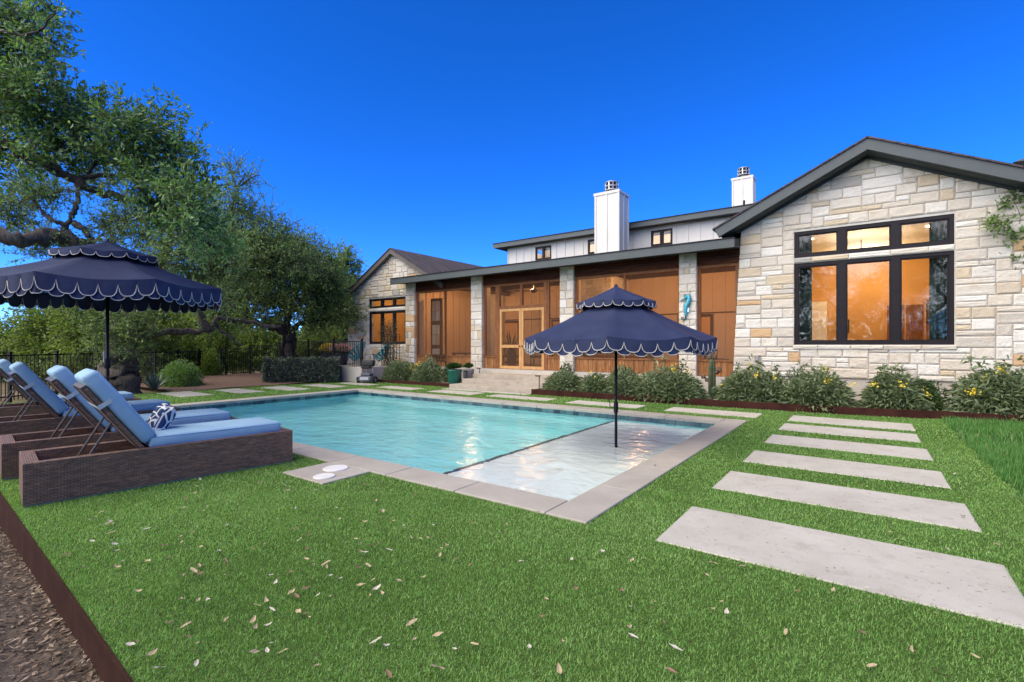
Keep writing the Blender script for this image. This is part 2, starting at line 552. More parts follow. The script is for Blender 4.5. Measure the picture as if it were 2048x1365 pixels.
def special():
    # concrete: cloudy, stained, peppered with dark specks
    for nm_, c1, c2, sp in (('slab', (.395, .370, .320), (.495, .470, .415), .67),):
        t = NT(nm_); v = t.coord('Object')
        n1 = t.noise(v, 1.7, 6, .65); n2 = t.noise(v, 34, 3, .5); n3 = t.noise(v, 6.5, 6, .7); n4 = t.noise(v, 130, 3, .6)
        c = t.ramp(n1.outputs[0], [(.3, c1), (.7, c2)])
        c = t.mix(t.math('MULTIPLY', t.ramp(n3.outputs[0], [(.52, (0, 0, 0)), (.70, (1, 1, 1))]), .45), c, (.30, .265, .225))
        c = t.mix(t.math('MULTIPLY', t.ramp(n2.outputs[0], [(sp, (0, 0, 0)), (sp + .04, (1, 1, 1))]), .6), c, (.10, .085, .07))
        c = t.mix(.35, c, t.ramp(n4.outputs[0], [(.3, (.72, .72, .72)), (.7, (1.12, 1.12, 1.12))]), 'MULTIPLY')
        MATS[nm_] = t.fin(c, .92, 0, t.bump(n4.outputs[0], .35, .003), .2)
    # turf backing
    t = NT('turf_base'); v = t.coord('Object')
    n = t.noise(v, 60, 4, .7); n2 = t.noise(v, .7, 3, .6)
    c = t.ramp(n.outputs[0], [(.3, (.040, .070, .018)), (.6, (.085, .16, .036)), (.8, (.14, .24, .06))])
    c = t.mix(.35, c, t.ramp(n2.outputs[0], [(.35, (.7, .75, .6)), (.65, (1.2, 1.15, 1.1))]), 'MULTIPLY')
    MATS['turf_base'] = t.fin(c, .95, 0, t.bump(n.outputs[0], .8, .02), .1)
    t = NT('grass_base'); v = t.coord('Object')
    n = t.noise(v, 1.3, 5, .65); n2 = t.noise(v, 70, 4, .6)
    c = t.ramp(n.outputs[0], [(.42, (.028, .085, .016)), (.56, (.06, .10, .03)), (.66, (.27, .20, .115))])
    c = t.mix(.5, c, t.ramp(n2.outputs[0], [(.3, (.6, .6, .6)), (.7, (1.2, 1.2, 1.2))]), 'MULTIPLY')
    MATS['grass_base'] = t.fin(c, .95, 0, t.bump(n2.outputs[0], .8, .02), .1)
    t = NT('terrain'); v = t.coord('Object')
    n = t.noise(v, .5, 6, .7); n2 = t.noise(v, 9, 6, .7)
    c = t.ramp(n.outputs[0], [(.35, (.075, .075, .035)), (.5, (.16, .125, .075)), (.65, (.21, .175, .11))])
    c = t.mix(.5, c, t.ramp(n2.outputs[0], [(.3, (.5, .5, .45)), (.7, (1.25, 1.2, 1.15))]), 'MULTIPLY')
    MATS['terrain'] = t.fin(c, 1, 0, t.bump(n2.outputs[0], .8, .05), .1)
    # pool plaster and ledge
    t = NT('plaster'); v = t.coord('Object'); n = t.noise(v, 1.2, 4, .6)
    MATS['plaster'] = t.fin(t.ramp(n.outputs[0], [(.3, (.28, .76, .80)), (.7, (.34, .83, .86))]), .8)
    t = NT('ledge'); v = t.coord('Object'); n = t.noise(v, 2.0, 4, .6)
    MATS['ledge'] = t.fin(t.ramp(n.outputs[0], [(.3, (.80, .86, .86)), (.7, (.88, .91, .90))]), .8)
    t = NT('tile'); oi = t.node('ShaderNodeObjectInfo'); v = t.coord('Object'); n = t.noise(v, 40, 4, .6)
    c = t.ramp(oi.outputs['Random'], [(0, (.010, .035, .050)), (.3, (.018, .060, .080)), (.6, (.035, .10, .11)), (.85, (.07, .15, .16)), (1, (.03, .07, .10))])
    MATS['tile'] = t.fin(t.mix(.5, c, t.ramp(n.outputs[0], [(.3, (.5, .5, .5)), (.7, (1.5, 1.5, 1.5))]), 'MULTIPLY'), .15)
    # water: clear, refracting, wind ripples
    t = NT('water'); v = t.coord('Object', (1, 1.5, 1), (0, 0, R(20)))
    n1 = t.noise(v, 1.7, 3, .55, .8); n2 = t.noise(v, 5.5, 3, .55, .4)
    h = t.math('ADD', n1.outputs[0], t.math('MULTIPLY', n2.outputs[0], .30))
    nm = t.bump(h, 1.0, .032)
    g = t.node('ShaderNodeBsdfRefraction'); g.inputs['IOR'].default_value = 1.16; g.inputs['Roughness'].default_value = 0.0
    g.inputs['Color'].default_value = (.955, 1.0, .998, 1)
    t.link(nm, g.inputs['Normal'])
    gl = t.node('ShaderNodeBsdfGlossy'); gl.inputs['Roughness'].default_value = 0.14; t.link(nm, gl.inputs['Normal'])
    lw_ = t.node('ShaderNodeLayerWeight'); lw_.inputs['Blend'].default_value = .5; t.link(nm, lw_.inputs['Normal'])
    f = t.math('ADD', t.math('MULTIPLY', t.math('POWER', lw_.outputs['Facing'], 5.0), .90), .02)
    mx = t.node('ShaderNodeMixShader'); t.link(f, mx.inputs[0]); t.link(g.outputs[0], mx.inputs[1]); t.link(gl.outputs[0], mx.inputs[2])
    t.link(mx.outputs[0], t.out.inputs[0])
    MATS['water'] = t.m
    # window glass: thin pane, reflects a little more than bare glass (two coated panes)
    for nm_, k, tint in (('glass', .035, (.95, .96, .94)), ('glass_upper', .03, (.93, .95, .93))):
        t = NT(nm_)
        v = t.coord('Object'); n = t.noise(v, 1.1, 2, .5)
        nb = t.bump(n.outputs[0], .25, .01)
        gl = t.node('ShaderNodeBsdfGlossy'); gl.inputs['Roughness'].default_value = .004
        t.link(nb, gl.inputs['Normal'])
        tr = t.node('ShaderNodeBsdfTransparent'); tr.inputs[0].default_value = (*tint, 1)
        lw_ = t.node('ShaderNodeLayerWeight'); lw_.inputs['Blend'].default_value = .5; fr5 = t.math('POWER', lw_.outputs['Facing'], 4.0)
        f = t.math('ADD', t.math('MULTIPLY', fr5, .9), k)
        mx = t.node('ShaderNodeMixShader'); t.link(f, mx.inputs[0])
        t.link(tr.outputs[0], mx.inputs[1]); t.link(gl.outputs[0], mx.inputs[2]); t.link(mx.outputs[0], t.out.inputs[0])
        MATS[nm_] = t.m
    # insect screen
    t = NT('screen')
    t.fin((.12, .068, .040), .8, 0, None, .05)
    tr = t.node('ShaderNodeBsdfTransparent'); tr.inputs[0].default_value = (1, 1, 1, 1)
    mx = t.node('ShaderNodeMixShader'); mx.inputs[0].default_value = .30
    t.link(tr.outputs[0], mx.inputs[1]); t.link(t.b.outputs[0], mx.inputs[2]); t.link(mx.outputs[0], t.out.inputs[0])
    MATS['screen'] = t.m
    # woven resin
    t = NT('wicker'); v = t.coord('UV')
    br = t.node('ShaderNodeTexBrick', offset=.5)
    br.inputs['Scale'].default_value = 1.0
    br.inputs['Brick Width'].default_value = .042; br.inputs['Row Height'].default_value = .0145
    br.inputs['Mortar Size'].default_value = .0026; br.inputs['Mortar Smooth'].default_value = 1.0
    br.inputs['Color1'].default_value = (.265, .155, .100, 1); br.inputs['Color2'].default_value = (.150, .092, .064, 1)
    br.inputs['Mortar'].default_value = (.010, .009, .010, 1)
    t.link(v, br.inputs['Vector'])
    sx = t.node('ShaderNodeMapping'); sx.inputs['Scale'].default_value = (2.2, 22, 1)
    t.link(v, sx.inputs['Vector'])
    n = t.noise(sx.outputs[0], 2.0, 4, .6)
    c = t.mix(.65, br.outputs['Color'], t.ramp(n.outputs[0], [(.3, (.5, .5, .55)), (.5, (1, .95, .95)), (.72, (2.0, 1.55, 1.25))]), 'MULTIPLY')
    inv = t.math('SUBTRACT', 1.0, br.outputs['Fac'])
    MATS['wicker'] = t.fin(c, .48, 0, t.bump(inv, .8, .006), .4)
    # board pattern cushion
    t = NT('pillow_print'); v = t.coord('UV', (1, 1, 1))
    vo = t.node('ShaderNodeTexVoronoi', feature='DISTANCE_TO_EDGE'); vo.inputs['Scale'].default_value = 8.0
    mp = t.node('ShaderNodeMapping'); mp.inputs['Scale'].default_value = (1, 1.6, 1); mp.inputs['Rotation'].default_value = (0, 0, .6)
    t.link(v, mp.inputs['Vector']); t.link(mp.outputs[0], vo.inputs['Vector'])
    c = t.ramp(vo.outputs['Distance'], [(.065, (.62, .63, .64)), (.085, (.022, .045, .115))])
    MATS['pillow_print'] = t.fin(c, .85, 0, None, .2)
    # shingles
    t = NT('shingle'); v = t.coord('UV')
    br = t.node('ShaderNodeTexBrick', offset=.5)
    br.inputs['Scale'].default_value = 1.0
    br.inputs['Brick Width'].default_value = .33; br.inputs['Row Height'].default_value = .13; br.inputs['Mortar Size'].default_value = .006
    br.inputs['Color1'].default_value = (.055, .050, .055, 1); br.inputs['Color2'].default_value = (.095, .080, .080, 1); br.inputs['Mortar'].default_value = (.02, .018, .02, 1)
    t.link(v, br.inputs['Vector'])
    n = t.noise(v, 30, 4, .6)
    c = t.mix(.6, br.outputs['Color'], t.ramp(n.outputs[0], [(.3, (.6, .6, .6)), (.7, (1.5, 1.4, 1.4))]), 'MULTIPLY')
    MATS['shingle'] = t.fin(c, .95, 0, t.bump(n.outputs[0], .5, .01), .2)
    for nm_, col, s in (('lamp_warm', (1.0, .62, .30), 14.0), ('lamp_soft', (1.0, .75, .5), 5.0)):
        t = NT(nm_); e = t.node('ShaderNodeEmission'); e.inputs[0].default_value = (*col, 1); e.inputs[1].default_value = s
        t.link(e.outputs[0], t.out.inputs[0]); MATS[nm_] = t.m


special()
# ------------------------------------------------------------------ ground, pool, paving
PX0, PX1, PY0, PY1 = -12.60, -1.70, 3.29, 9.42      # outer edge of the coping
CW = 0.37                                            # coping width
IX0, IX1, IY0, IY1 = PX0 + CW, PX1 - CW, PY0 + CW, PY1 - CW
WATER_Z = -0.115


def y_front(x):                      # the rusty steel edge in front of the turf
    return 0.69 - 0.043 * (x + 2.37)


BED = [(-7.36, 11.02), (-2.57, 11.2), (-0.26, 11.42), (1.1, 11.72), (4.5, 12.0)]


def y_bed(x):
    if x < -10.5: return 11.4
    if x < -7.36: return 11.1
    return float(np.interp(x, [p[0] for p in BED], [p[1] for p in BED]))


def ground_z(x, y):
    lo = -0.19 - 0.034 * min(max(-(x + 2.4), 0), 8)
    hi = -0.07
    if x < -16: hi += -0.012 * (-16 - x)
    k = min(max((y - 1.6) / 0.8, 0), 1)
    if x < -16: k = min(max((y - (1.6 - (-16 - x) * .8)) / 2.0, 0), 1)
    z = lo + (hi - lo) * k
    if y > 30: z -= 0.02 * (y - 30) * .4
    return max(z, -9)


def sheet(name, xs, ys, zf, mat, skip=None, parent=None, wob=0.0):
    mb = MB()
    rr = random.Random(3)
    for y in ys:
        for x in xs:
            mb.v.append((x, y, zf(x, y) + (rr.uniform(-wob, wob) if wob else 0)))
    nx = len(xs)
    for j in range(len(ys) - 1):
        for i in range(nx - 1):
            if skip and skip((xs[i] + xs[i + 1]) / 2, (ys[j] + ys[j + 1]) / 2): continue
            a = j * nx + i
            mb.f.append((a, a + 1, a + nx + 1, a + nx)); mb.m.append(0)
    return mb.build(name, mat, parent, smooth=True)


def in_pool(x, y):
    return PX0 + .1 < x < PX1 - .1 and PY0 + .1 < y < PY1 - .1


xs = [-900, -400, -180, -90, -60, -45, -36] + list(np.arange(-30, -16, 2.0)) + [-16, -14.5, PX0 + .15, -10, -8, -6, -4, PX1 - .15, 1, 3, 6, 10, 20, 40, 90, 200, 900]
ys = [-900, -200, -60, -25, -12, -6, -3, -1, .4, 1.6, 2.4, PY0 + .15, 5, 7, PY1 - .15, 11, 13, 16, 20, 25, 30, 40, 60, 100, 200, 500, 1200]
ter = tag(sheet('terrain', xs, ys, ground_z, MATS['terrain'], in_pool), kind='structure')

# turf platform
tx = [-16.2, -14.5, PX0 + .12, -11, -9, -7, -5, -3.5, PX1 - .12, 0, 1.12]
ty = [0, 1.6, PY0 + .12, 5, 7, PY1 - .12, 11, 11.95]
lawn = MB()
for j, y in enumerate(ty):
    for x in tx:
        lawn.v.append((x, y_front(x) if j == 0 else y, 0.0))
for j in range(len(ty) - 1):
    for i in range(len(tx) - 1):
        if in_pool((tx[i] + tx[i + 1]) / 2, (ty[j] + ty[j + 1]) / 2): continue
        a = j * len(tx) + i
        lawn.f.append((a, a + 1, a + len(tx) + 1, a + len(tx))); lawn.m.append(0)
LAWN = tag(lawn.build('lawn', MATS['turf_base']), kind='structure')
NAT = tag(sheet('side_lawn', [1.12, 2, 3, 4, 5, 7, 10, 16], [0.5, 2, 4, 6, 7, 8, 9, 10, 11, 11.6, 12.2], lambda x, y: -0.004, MATS['grass_base']), kind='structure')
# leaf-strewn ground in front of the steel edge
lx = list(np.arange(-9, 4.01, .25))
ly = list(np.linspace(0, 1, 13))
lit = MB()
rr = random.Random(5)
for k in ly:
    for x in lx:
        y = y_front(x) - .004 - (1 - k) * 4.0
        lit.v.append((x, y, ground_z(x, 0) + .03 + rr.uniform(-.02, .02)))
for j in range(len(ly) - 1):
    for i in range(len(lx) - 1):
        a = j * len(lx) + i
        lit.f.append((a, a + 1, a + len(lx) + 1, a + len(lx))); lit.m.append(0)
tag(lit.build('mulch_ground', MATS['soil'], smooth=True), kind='structure')
# planting bed soil
bed = MB()
bx = [-7.36, -5, -2.57, -.26, 1.1, 4.5]
for a, b in zip(bx[:-1], bx[1:]):
    bed.face([(a, y_bed(a) + .02, .085), (b, y_bed(b) + .02, .085), (b, 13.4, .13), (a, 13.4, .13)])
bed.face([(-14.4, 11.42, .085), (-10.5, 11.42, .085), (-10.5, 13.4, .12), (-14.4, 13.4, .12)])
tag(bed.build('planting_bed', MATS['soil']), kind='structure')
mul = sheet('mulch_slope', [-21.5, -20, -18.5, -17.4, -16.35, -15.9], [5.6, 6.2, 7, 8.4, 9.5, 10.9], lambda x, y: 0.015 + .10 * max(0, min(1, (-16.2 - x) / 3)) * max(0, min(1, (y - 5) / 3)), MATS['red_mulch'], wob=.03)
tag(mul, kind='structure')

# ---- pool
pool = MB()
zf, zl, zb = -1.25, -0.30, -0.62
LX = -4.10                                   # edge of the sun shelf
pool.face([(IX0, IY0, zf), (LX, IY0, zf), (LX, IY1, zf), (IX0, IY1, zf)])
pool.face([(IX0, IY0, zf), (IX0, IY1, zf), (IX0, IY1, 0), (IX0, IY0, 0)])
pool.face([(IX0, IY1, zf), (IX1, IY1, zf), (IX1, IY1, 0), (IX0, IY1, 0)])
pool.face([(IX1, IY1, zf), (IX1, IY0, zf), (IX1, IY0, 0), (IX1, IY1, 0)])
pool.face([(IX1, IY0, zf), (IX0, IY0, zf), (IX0, IY0, 0), (IX1, IY0, 0)])
POOL = tag(pool.build('pool', MATS['plaster']), kind='structure')
lg = MB(); lg.box(LX, IX1 - .003, IY0 + .003, IY1 - .003, zf + .01, zl)
lg.build('sun_shelf', MATS['ledge'], POOL)
bn = MB(); bn.box(IX0 + .003, LX - .003, IY1 - .45, IY1 - .003, zf + .01, zb)
bn.build('bench', MATS['plaster'], POOL)
et = MB(); et.box(LX - .004, LX + .075, IY0 + .01, IY1 - .01, zl + .003, zl + .008)
et.build('edge_tile', MATS['tile'], POOL)
for cx, cy in ((-3.05, 5.2), (-3.0, 8.0)):
    b = MB(); b.lathe([(.05, 0), (.05, .012), (.03, .016)], 14, (cx, cy, zl + .001)); b.build('bubbler', MATS['lid'], POOL)
# water sheet with bubbling humps
gx, gy = np.linspace(IX0 + .002, IX1 - .002, 150), np.linspace(IY0 + .002, IY1 - .002, 90)
wv = MB()
for y in gy:
    for x in gx:
        z = WATER_Z
        for cx, cy in ((-3.05, 5.2), (-3.0, 8.0)):
            d = math.hypot(x - cx, y - cy)
            z += .022 * math.exp(-(d / .16) ** 2) + .006 * math.exp(-d / .5) * sin(d * 26)
        wv.v.append((x, y, z))
for j in range(len(gy) - 1):
    for i in range(len(gx) - 1):
        a = j * len(gx) + i
        wv.f.append((a, a + 1, a + len(gx) + 1, a + len(gx))); wv.m.append(0)
tag(wv.build('pool_water', MATS['water'], smooth=True), kind='structure')
# waterline tiles, one by one, on the two far sides (and a plain band near)
tm = MB(); tm.rbox(-.0745, .0745, 0, .012, -.0745, .0745, .004, 1)
tme = tm.mesh('tile'); tme.materials.append(MATS['tile'])
n = int((IX1 - IX0) / .152)
for i in range(n):
    add('tile', tme, None, POOL, loc=(IX0 + .076 + i * (IX1 - IX0) / n, IY1 - .013, -.088))
n = int((IY1 - IY0) / .152)
for i in range(n):
    add('tile', tme, None, POOL, loc=(IX0 + .013, IY0 + .076 + i * (IY1 - IY0) / n, -.088), rot=(0, 0, R(90)))
# coping slabs
def coping(x0, x1, y0, y1):
    b = MB(); g = .004
    b.rbox(x0 + g, x1 - g, y0 + g, y1 - g, -.045, .018, .009, 2)
    b.build('coping_slab', MATS['coping'], POOL)
cx = [-2.07, -3.05, -4.0, -4.95, -5.9, -6.85, -7.8, -8.75, -9.7, -10.65, -11.6, PX0]
for a, b in zip(cx[1:], cx[:-1]): coping(a, b, PY0, PY0 + CW + .02)
for a, b in zip(cx[1:], cx[:-1]): coping(a, b, PY1 - CW - .02, PY1)
cy = [PY0, 4.25, 5.2, 6.15, 7.1, 8.05, 8.95, PY1]
for a, b in zip(cy[:-1], cy[1:]): coping(-2.07, PX1, a, b)
cy = [PY0 + CW + .02, 4.6, 5.55, 6.5, 7.45, 8.4, PY1 - CW - .02]
for a, b in zip(cy[:-1], cy[1:]): coping(PX0, PX0 + CW + .02, a, b)
pad = MB(); pad.rbox(-4.96, -4.24, 2.73, PY0 - .004, -.045, .016, .008, 2)
pad.build('skimmer_pad', MATS['coping'], POOL)
for x, y, r in ((-4.63, 3.14, .130), (-4.44, 2.88, .105)):
    b = MB(); b.lathe([(r, 0), (r, .008), (r - .008, .012), (r - .02, .010), (.02, .011)], 28, (x, y, .016)); b.build('skimmer_lid', MATS['lid'], POOL, smooth=False)

# stepping slabs
path = MB()
path.box(-.3, .1, 5.7, 5.9, -.06, -.02)
PATH = tag(path.build('garden_path', MATS['slab']), kind='structure')
SLABS = [(-1.14, .62, 9.87, 10.68), (-1.14, .61, 8.75, 9.51), (-1.15, .63, 7.48, 8.22), (-1.16, .64, 6.12, 6.85), (-1.18, .675, 4.82, 5.58), (-1.18, .68, 3.30, 4.17),
         (-12.57, -10.97, 9.97, 10.57), (-10.26, -8.59, 9.94, 10.6), (-8.1, -6.22, 9.96, 10.49), (-5.66, -3.94, 9.88, 10.5), (-3.37, -1.64, 9.9, 10.58),
         (-15.88, -14.23, 5.15, 5.94), (-15.65, -13.98, 6.5, 7.2), (-15.4, -13.64, 7.75, 8.47), (-15.23, -13.54, 9.02, 9.7), (-15.0, -13.34, 10.22, 10.76),
         (-10.5, -7.42, 10.78, 11.08)]
for i, (a, b, c, d) in enumerate(SLABS):
    m = MB(); m.rbox(a, b, c, d, -.05, .010, .008, 1)
    m.build('slab', MATS['slab'], PATH)

# rusty steel edgings
def edging(name, label, pts, z0, z1f, th, mat):
    t = thing(name, label, 'edging', (pts[0][0], pts[0][1], 0))
    for i in range(len(pts) - 1):
        a, b = Vector((*pts[i], 0)), Vector((*pts[i + 1], 0))
        d = (b - a); L = d.length; d.normalize()
        M = Matrix.Translation(a) @ Matrix.Rotation(atan2(d.y, d.x), 4, 'Z')
        m = MB(); m.rbox(0.002, L - .002, -th / 2, th / 2, z0, z1f, .0015, 1, M)
        m.build('steel_strip', mat, t)
    return t
ex = [-15.5, -12.4, -9.4, -6.4, -3.4, -.4, 2.6]
edging('steel_edging', 'rust brown steel edging holding up the turf above leaf-strewn ground', [(x, y_front(x) - .006) for x in ex], -.75, .006, .012, MATS['corten'])
edging('steel_edging', 'low dark red steel edging along the flower bed under the big window', BED, -.05, .15, .012, MATS['corten_red'])
edging('steel_edging', 'low dark red steel edging left of the porch steps by green pot', [(-14.4, 11.4), (-12.4, 11.4), (-10.52, 11.4)], -.05, .115, .012, MATS['corten_red'])

# ---- turf blades
def on_hard(x, y, pad=0.0):
    m = (x > PX0 - pad) & (x < PX1 + pad) & (y > PY0 - pad) & (y < PY1 + pad)
    m |= (x > -4.96 - pad) & (x < -4.24 + pad) & (y > 2.73 - pad) & (y < 3.4)
    for a, b, c, d in SLABS: m |= (x > a - pad) & (x < b + pad) & (y > c - pad) & (y < d + pad)
    m |= (x > -10.5) & (x < -7.38) & (y > 11.08)
    return m


def blades(name, region, bins, mat, lmin, lmax, wid, lean, seed, label, tone_f=None):
    rg = np.random.default_rng(seed)
    V, T = [], []
    for z0, z1, dens, ws in bins:
        x0, x1, y0, y1 = region['box']
        n = int((x1 - x0) * (y1 - y0) * dens)
        x, y = rg.uniform(x0, x1, n), rg.uniform(y0, y1, n)
        Z = -sin(YAW) * x + cos(YAW) * y
        La = cos(YAW) * x + sin(YAW) * y
        k = (Z > z0) & (Z <= z1) & (np.abs(La) < Z * 1.13 + 2.2) & region['in'](x, y)
        x, y = x[k], y[k]
        n = len(x)
        L = rg.uniform(lmin, lmax, n) * (1 + .15 * (ws - 1))
        a = rg.uniform(0, 2 * pi, n)
        ln = rg.uniform(.15, 1, n) * lean
        wv_ = wid * ws * rg.uniform(.7, 1.3, n)
        cl = .5 + .5 * np.sin(x * 9.1 + 2 * np.sin(y * 3.7)) * np.sin(y * 8.3 + 1.5 * np.sin(x * 4.1))
        L *= .8 + .35 * cl
        p = np.stack([x, y, np.full(n, -.002)], 1)
        side = np.stack([-np.sin(a), np.cos(a), np.zeros(n)], 1) * wv_[:, None] / 2
        tip = p + np.stack([np.cos(a) * ln, np.sin(a) * ln, np.sqrt(np.maximum(.05, 1 - np.minimum(ln, .95) ** 2))], 1) * L[:, None]
        V.append(np.stack([p - side, p + side, tip], 1).reshape(-1, 3))
        t = rg.beta(1.7, 1.8, n)
        if tone_f is not None: t = tone_f(x, y, t)
        T.append(t)
    o = np_mesh(name, np.concatenate(V), 3, MATS[mat], None, np.concatenate(T))
    return tag(o, label, 'grass', kind='stuff')


def turf_in(x, y):
    yb = np.array([y_bed(v) for v in np.linspace(-17, 2, 400)])
    b = np.interp(x, np.linspace(-17, 2, 400), yb)
    edge = 1.10 + .02 * np.sin(y * 7) + .012 * np.sin(y * 23)
    left = np.where(y > 8.2, -16.1 + (y - 8.2) * .45, -16.1)
    return (x > left) & (x < edge) & (y > .69 - .043 * (x + 2.37) + .004) & (y < b - .01) & ~on_hard(x, y, -.016)


def turf_tone(x, y, t):
    big = .5 + .5 * np.sin(x * 1.3 + 1.7 * np.sin(y * .9)) * np.sin(y * 1.1 + 1.1 * np.sin(x * .7 + 2))
    patch = .5 + .5 * np.sin(x * 6.3 + 2 * np.sin(y * 5.1)) * np.sin(y * 7.7 + 1.6 * np.sin(x * 4.3))
    return np.clip(np.where(np.sin(x * 917.3 + y * 613.7) > .985, 0, .16 + t * .70 + .16 * big + .10 * patch - .06), 0, 1)


blades('turf_grass', {'box': (-16.2, 1.2, .5, 11.9), 'in': turf_in},
       [(.2, 1.4, 9000, 1.5), (1.4, 3.0, 24000, 1.0), (3.0, 4.5, 15000, 1.25), (4.5, 7.0, 6500, 1.8), (7.0, 11.0, 2600, 2.8), (11.0, 22.0, 1000, 4.5)],
       'turf', .013, .025, .0050, 1.15, 21, 'short green artificial turf around the pool and slabs', turf_tone)


def nat_in(x, y):
    edge = 1.10 + .02 * np.sin(y * 7) + .012 * np.sin(y * 23)
    bare = (.5 + .5 * np.sin(x * 2.1 + 1.3) * np.sin(y * 1.7 + .6)) + .25 * np.sin(x * 7 + y * 5)
    keep = (bare < .70) | (np.sin(x * 91.7 + y * 57.3) > .75)
    b = np.interp(x, [p[0] for p in BED], [p[1] for p in BED])
    return (x > edge) & (y < b - .02) & keep


blades('lawn_grass', {'box': (1.0, 12, 1, 12.1), 'in': nat_in}, [(1, 6.5, 5200, 1.7), (6.5, 14, 3000, 2.4)], 'grass', .05, .11, .004, .8, 22,
       'longer dark green lawn grass with dry patches right of the turf')


# ---- leaves: loose ones on the turf, litter on the low ground
def leaf_shape(L, W, curl, seed):
    m = MB(); r_ = random.Random(seed)
    n = 5
    row = []
    for i in range(n + 1):
        t = i / n
        wd = W * (sin(pi * min(max(t, .03), .97)) ** .8)
        z = curl * L * (2 * t - 1) ** 2 + .002
        x = (t - .5) * L
        tw = .25 * r_.uniform(-1, 1)
        row.append(((x, -wd, z + wd * (.35 + tw)), (x, 0, z), (x, wd, z + wd * (.35 - tw))))
    for i in range(n):
        for k in (0, 1):
            m.face([row[i][k], row[i + 1][k], row[i + 1][k + 1], row[i][k + 1]])
    return m.mesh('fallen_leaf')


LEAVES = []
for mi, mn in enumerate(('fallen_tan', 'fallen_pale', 'fallen_brown')):
    for s in range(3):
        me = leaf_shape(.040 + .010 * s, .008 + .002 * ((s + mi) % 3), (.10, .22, .05)[s], mi * 7 + s)
        me.materials.append(MATS[mn]); LEAVES.append(me)
rr = random.Random(19)
cnt = 0
while cnt < 225:
    px, py = (rr.uniform(60, 2040), 860 + 505 * rr.random() ** .8) if rr.random() < .6 else (rr.gauss(620, 420), 900 + 420 * rr.random())
    k = EYE * FX / (py - CYP)
    p = at(px, py, k)
    x, y = p.x, p.y
    if not (y > y_front(x) + .05 and x < 1.1 and y < 8): continue
    hard = bool(on_hard(np.array([x]), np.array([y]), .02)[0])
    if PX0 + .3 < x < PX1 - .3 and PY0 + .3 < y < PY1 - .3: continue
    if hard and rr.random() > .16: continue
    if -7.9 < x < -5.3 and .7 < y < 3.2: continue
    if x > -2 and rr.random() < .55: continue
    me = LEAVES[rr.choice((0, 1, 2, 0, 1, 2, 3, 4, 5, 6, 7, 8) if not hard else (6, 7, 8, 0))]
    add('fallen_leaf', me, None, LAWN, loc=(x, y, .02 if hard else .030), rot=(rr.uniform(-.35, .35), rr.uniform(-.35, .35), rr.uniform(0, 6.28)), scl=(rr.uniform(.6, 1.1),) * 3)
    cnt += 1
n = 30000
rg = np.random.default_rng(31)
x = rg.uniform(-8.5, 1, n); y = y_front(x) - .01 - rg.random(n) ** 1.4 * 2.6
z = np.array([ground_z(a, 0) for a in x]) + .035 + rg.random(n) * .018
L = rg.uniform(.02, .062, n); Wd = np.where(rg.random(n) < .5, .0022, rg.uniform(.005, .010, n))
a = rg.uniform(0, 2 * pi, n); tl = rg.uniform(-.35, .35, n)
d = np.stack([np.cos(a), np.sin(a), tl], 1); s_ = np.stack([-np.sin(a), np.cos(a), rg.uniform(-.4, .4, n)], 1)
p = np.stack([x, y, z], 1)
V = np.stack([p - d * L[:, None] / 2, p + s_ * Wd[:, None] + d * .002, p + d * L[:, None] / 2, p - s_ * Wd[:, None] + d * .002], 1).reshape(-1, 3)
o = np_mesh('leaf_litter', V, 4, MATS['litter'], None, rg.random(n) ** 1.5, faces=[(0, 1, 2), (0, 2, 3)])
tag(o, 'brown oak leaf litter and twigs on the low ground before the steel edge', 'leaves', kind='stuff')
# ------------------------------------------------------------------ the house
HOUSE = thing('stone_house', 'long cream limestone house with screened cedar porch, white clerestory and grey gables', 'house', (-8, 14, 0))
FLOOR = .536
STONE_ME = {}
rs = random.Random(77)


def stone_mesh(w, h, dep, var):
    key = (round(w, 3), round(h, 3), dep, var)
    if key in STONE_ME: return STONE_ME[key]
    r_ = random.Random(hash(key) & 0xffff)
    m = MB(); g = .007; hw, hh = w / 2 - g, h / 2 - g
    c = [(-hw, -hh), (hw, -hh), (hw, hh), (-hw, hh)]
    c = [(x + r_.uniform(-.003, .003), z + r_.uniform(-.003, .003)) for x, z in c]
    B = [(x, dep, z) for x, z in c]
    F = [(x, -.004, z) for x, z in c]
    ins = min(.028, hw * .45, hh * .45)
    gx, gz = [-hw + ins, r_.uniform(-.25, .25) * hw, hw - ins], [-hh + ins, r_.uniform(-.25, .25) * hh, hh - ins]
    Gd = [[(x + r_.uniform(-.006, .006), -r_.uniform(.010, .024), z + r_.uniform(-.006, .006)) for x in gx] for z in gz]
    m.v = B + F + Gd[0] + Gd[1] + Gd[2]
    m.f = [(0, 1, 5, 4), (1, 2, 6, 5), (2, 3, 7, 6), (3, 0, 4, 7),
           (4, 5, 10, 9, 8), (5, 6, 16, 13, 10), (6, 7, 14, 15, 16), (7, 4, 8, 11, 14),
           (8, 9, 12, 11), (9, 10, 13, 12), (11, 12, 15, 14), (12, 13, 16, 15)]
    m.m = [0] * len(m.f)
    me = m.mesh('stone'); me.materials.append(MATS['stone'])
    STONE_ME[key] = me
    return me


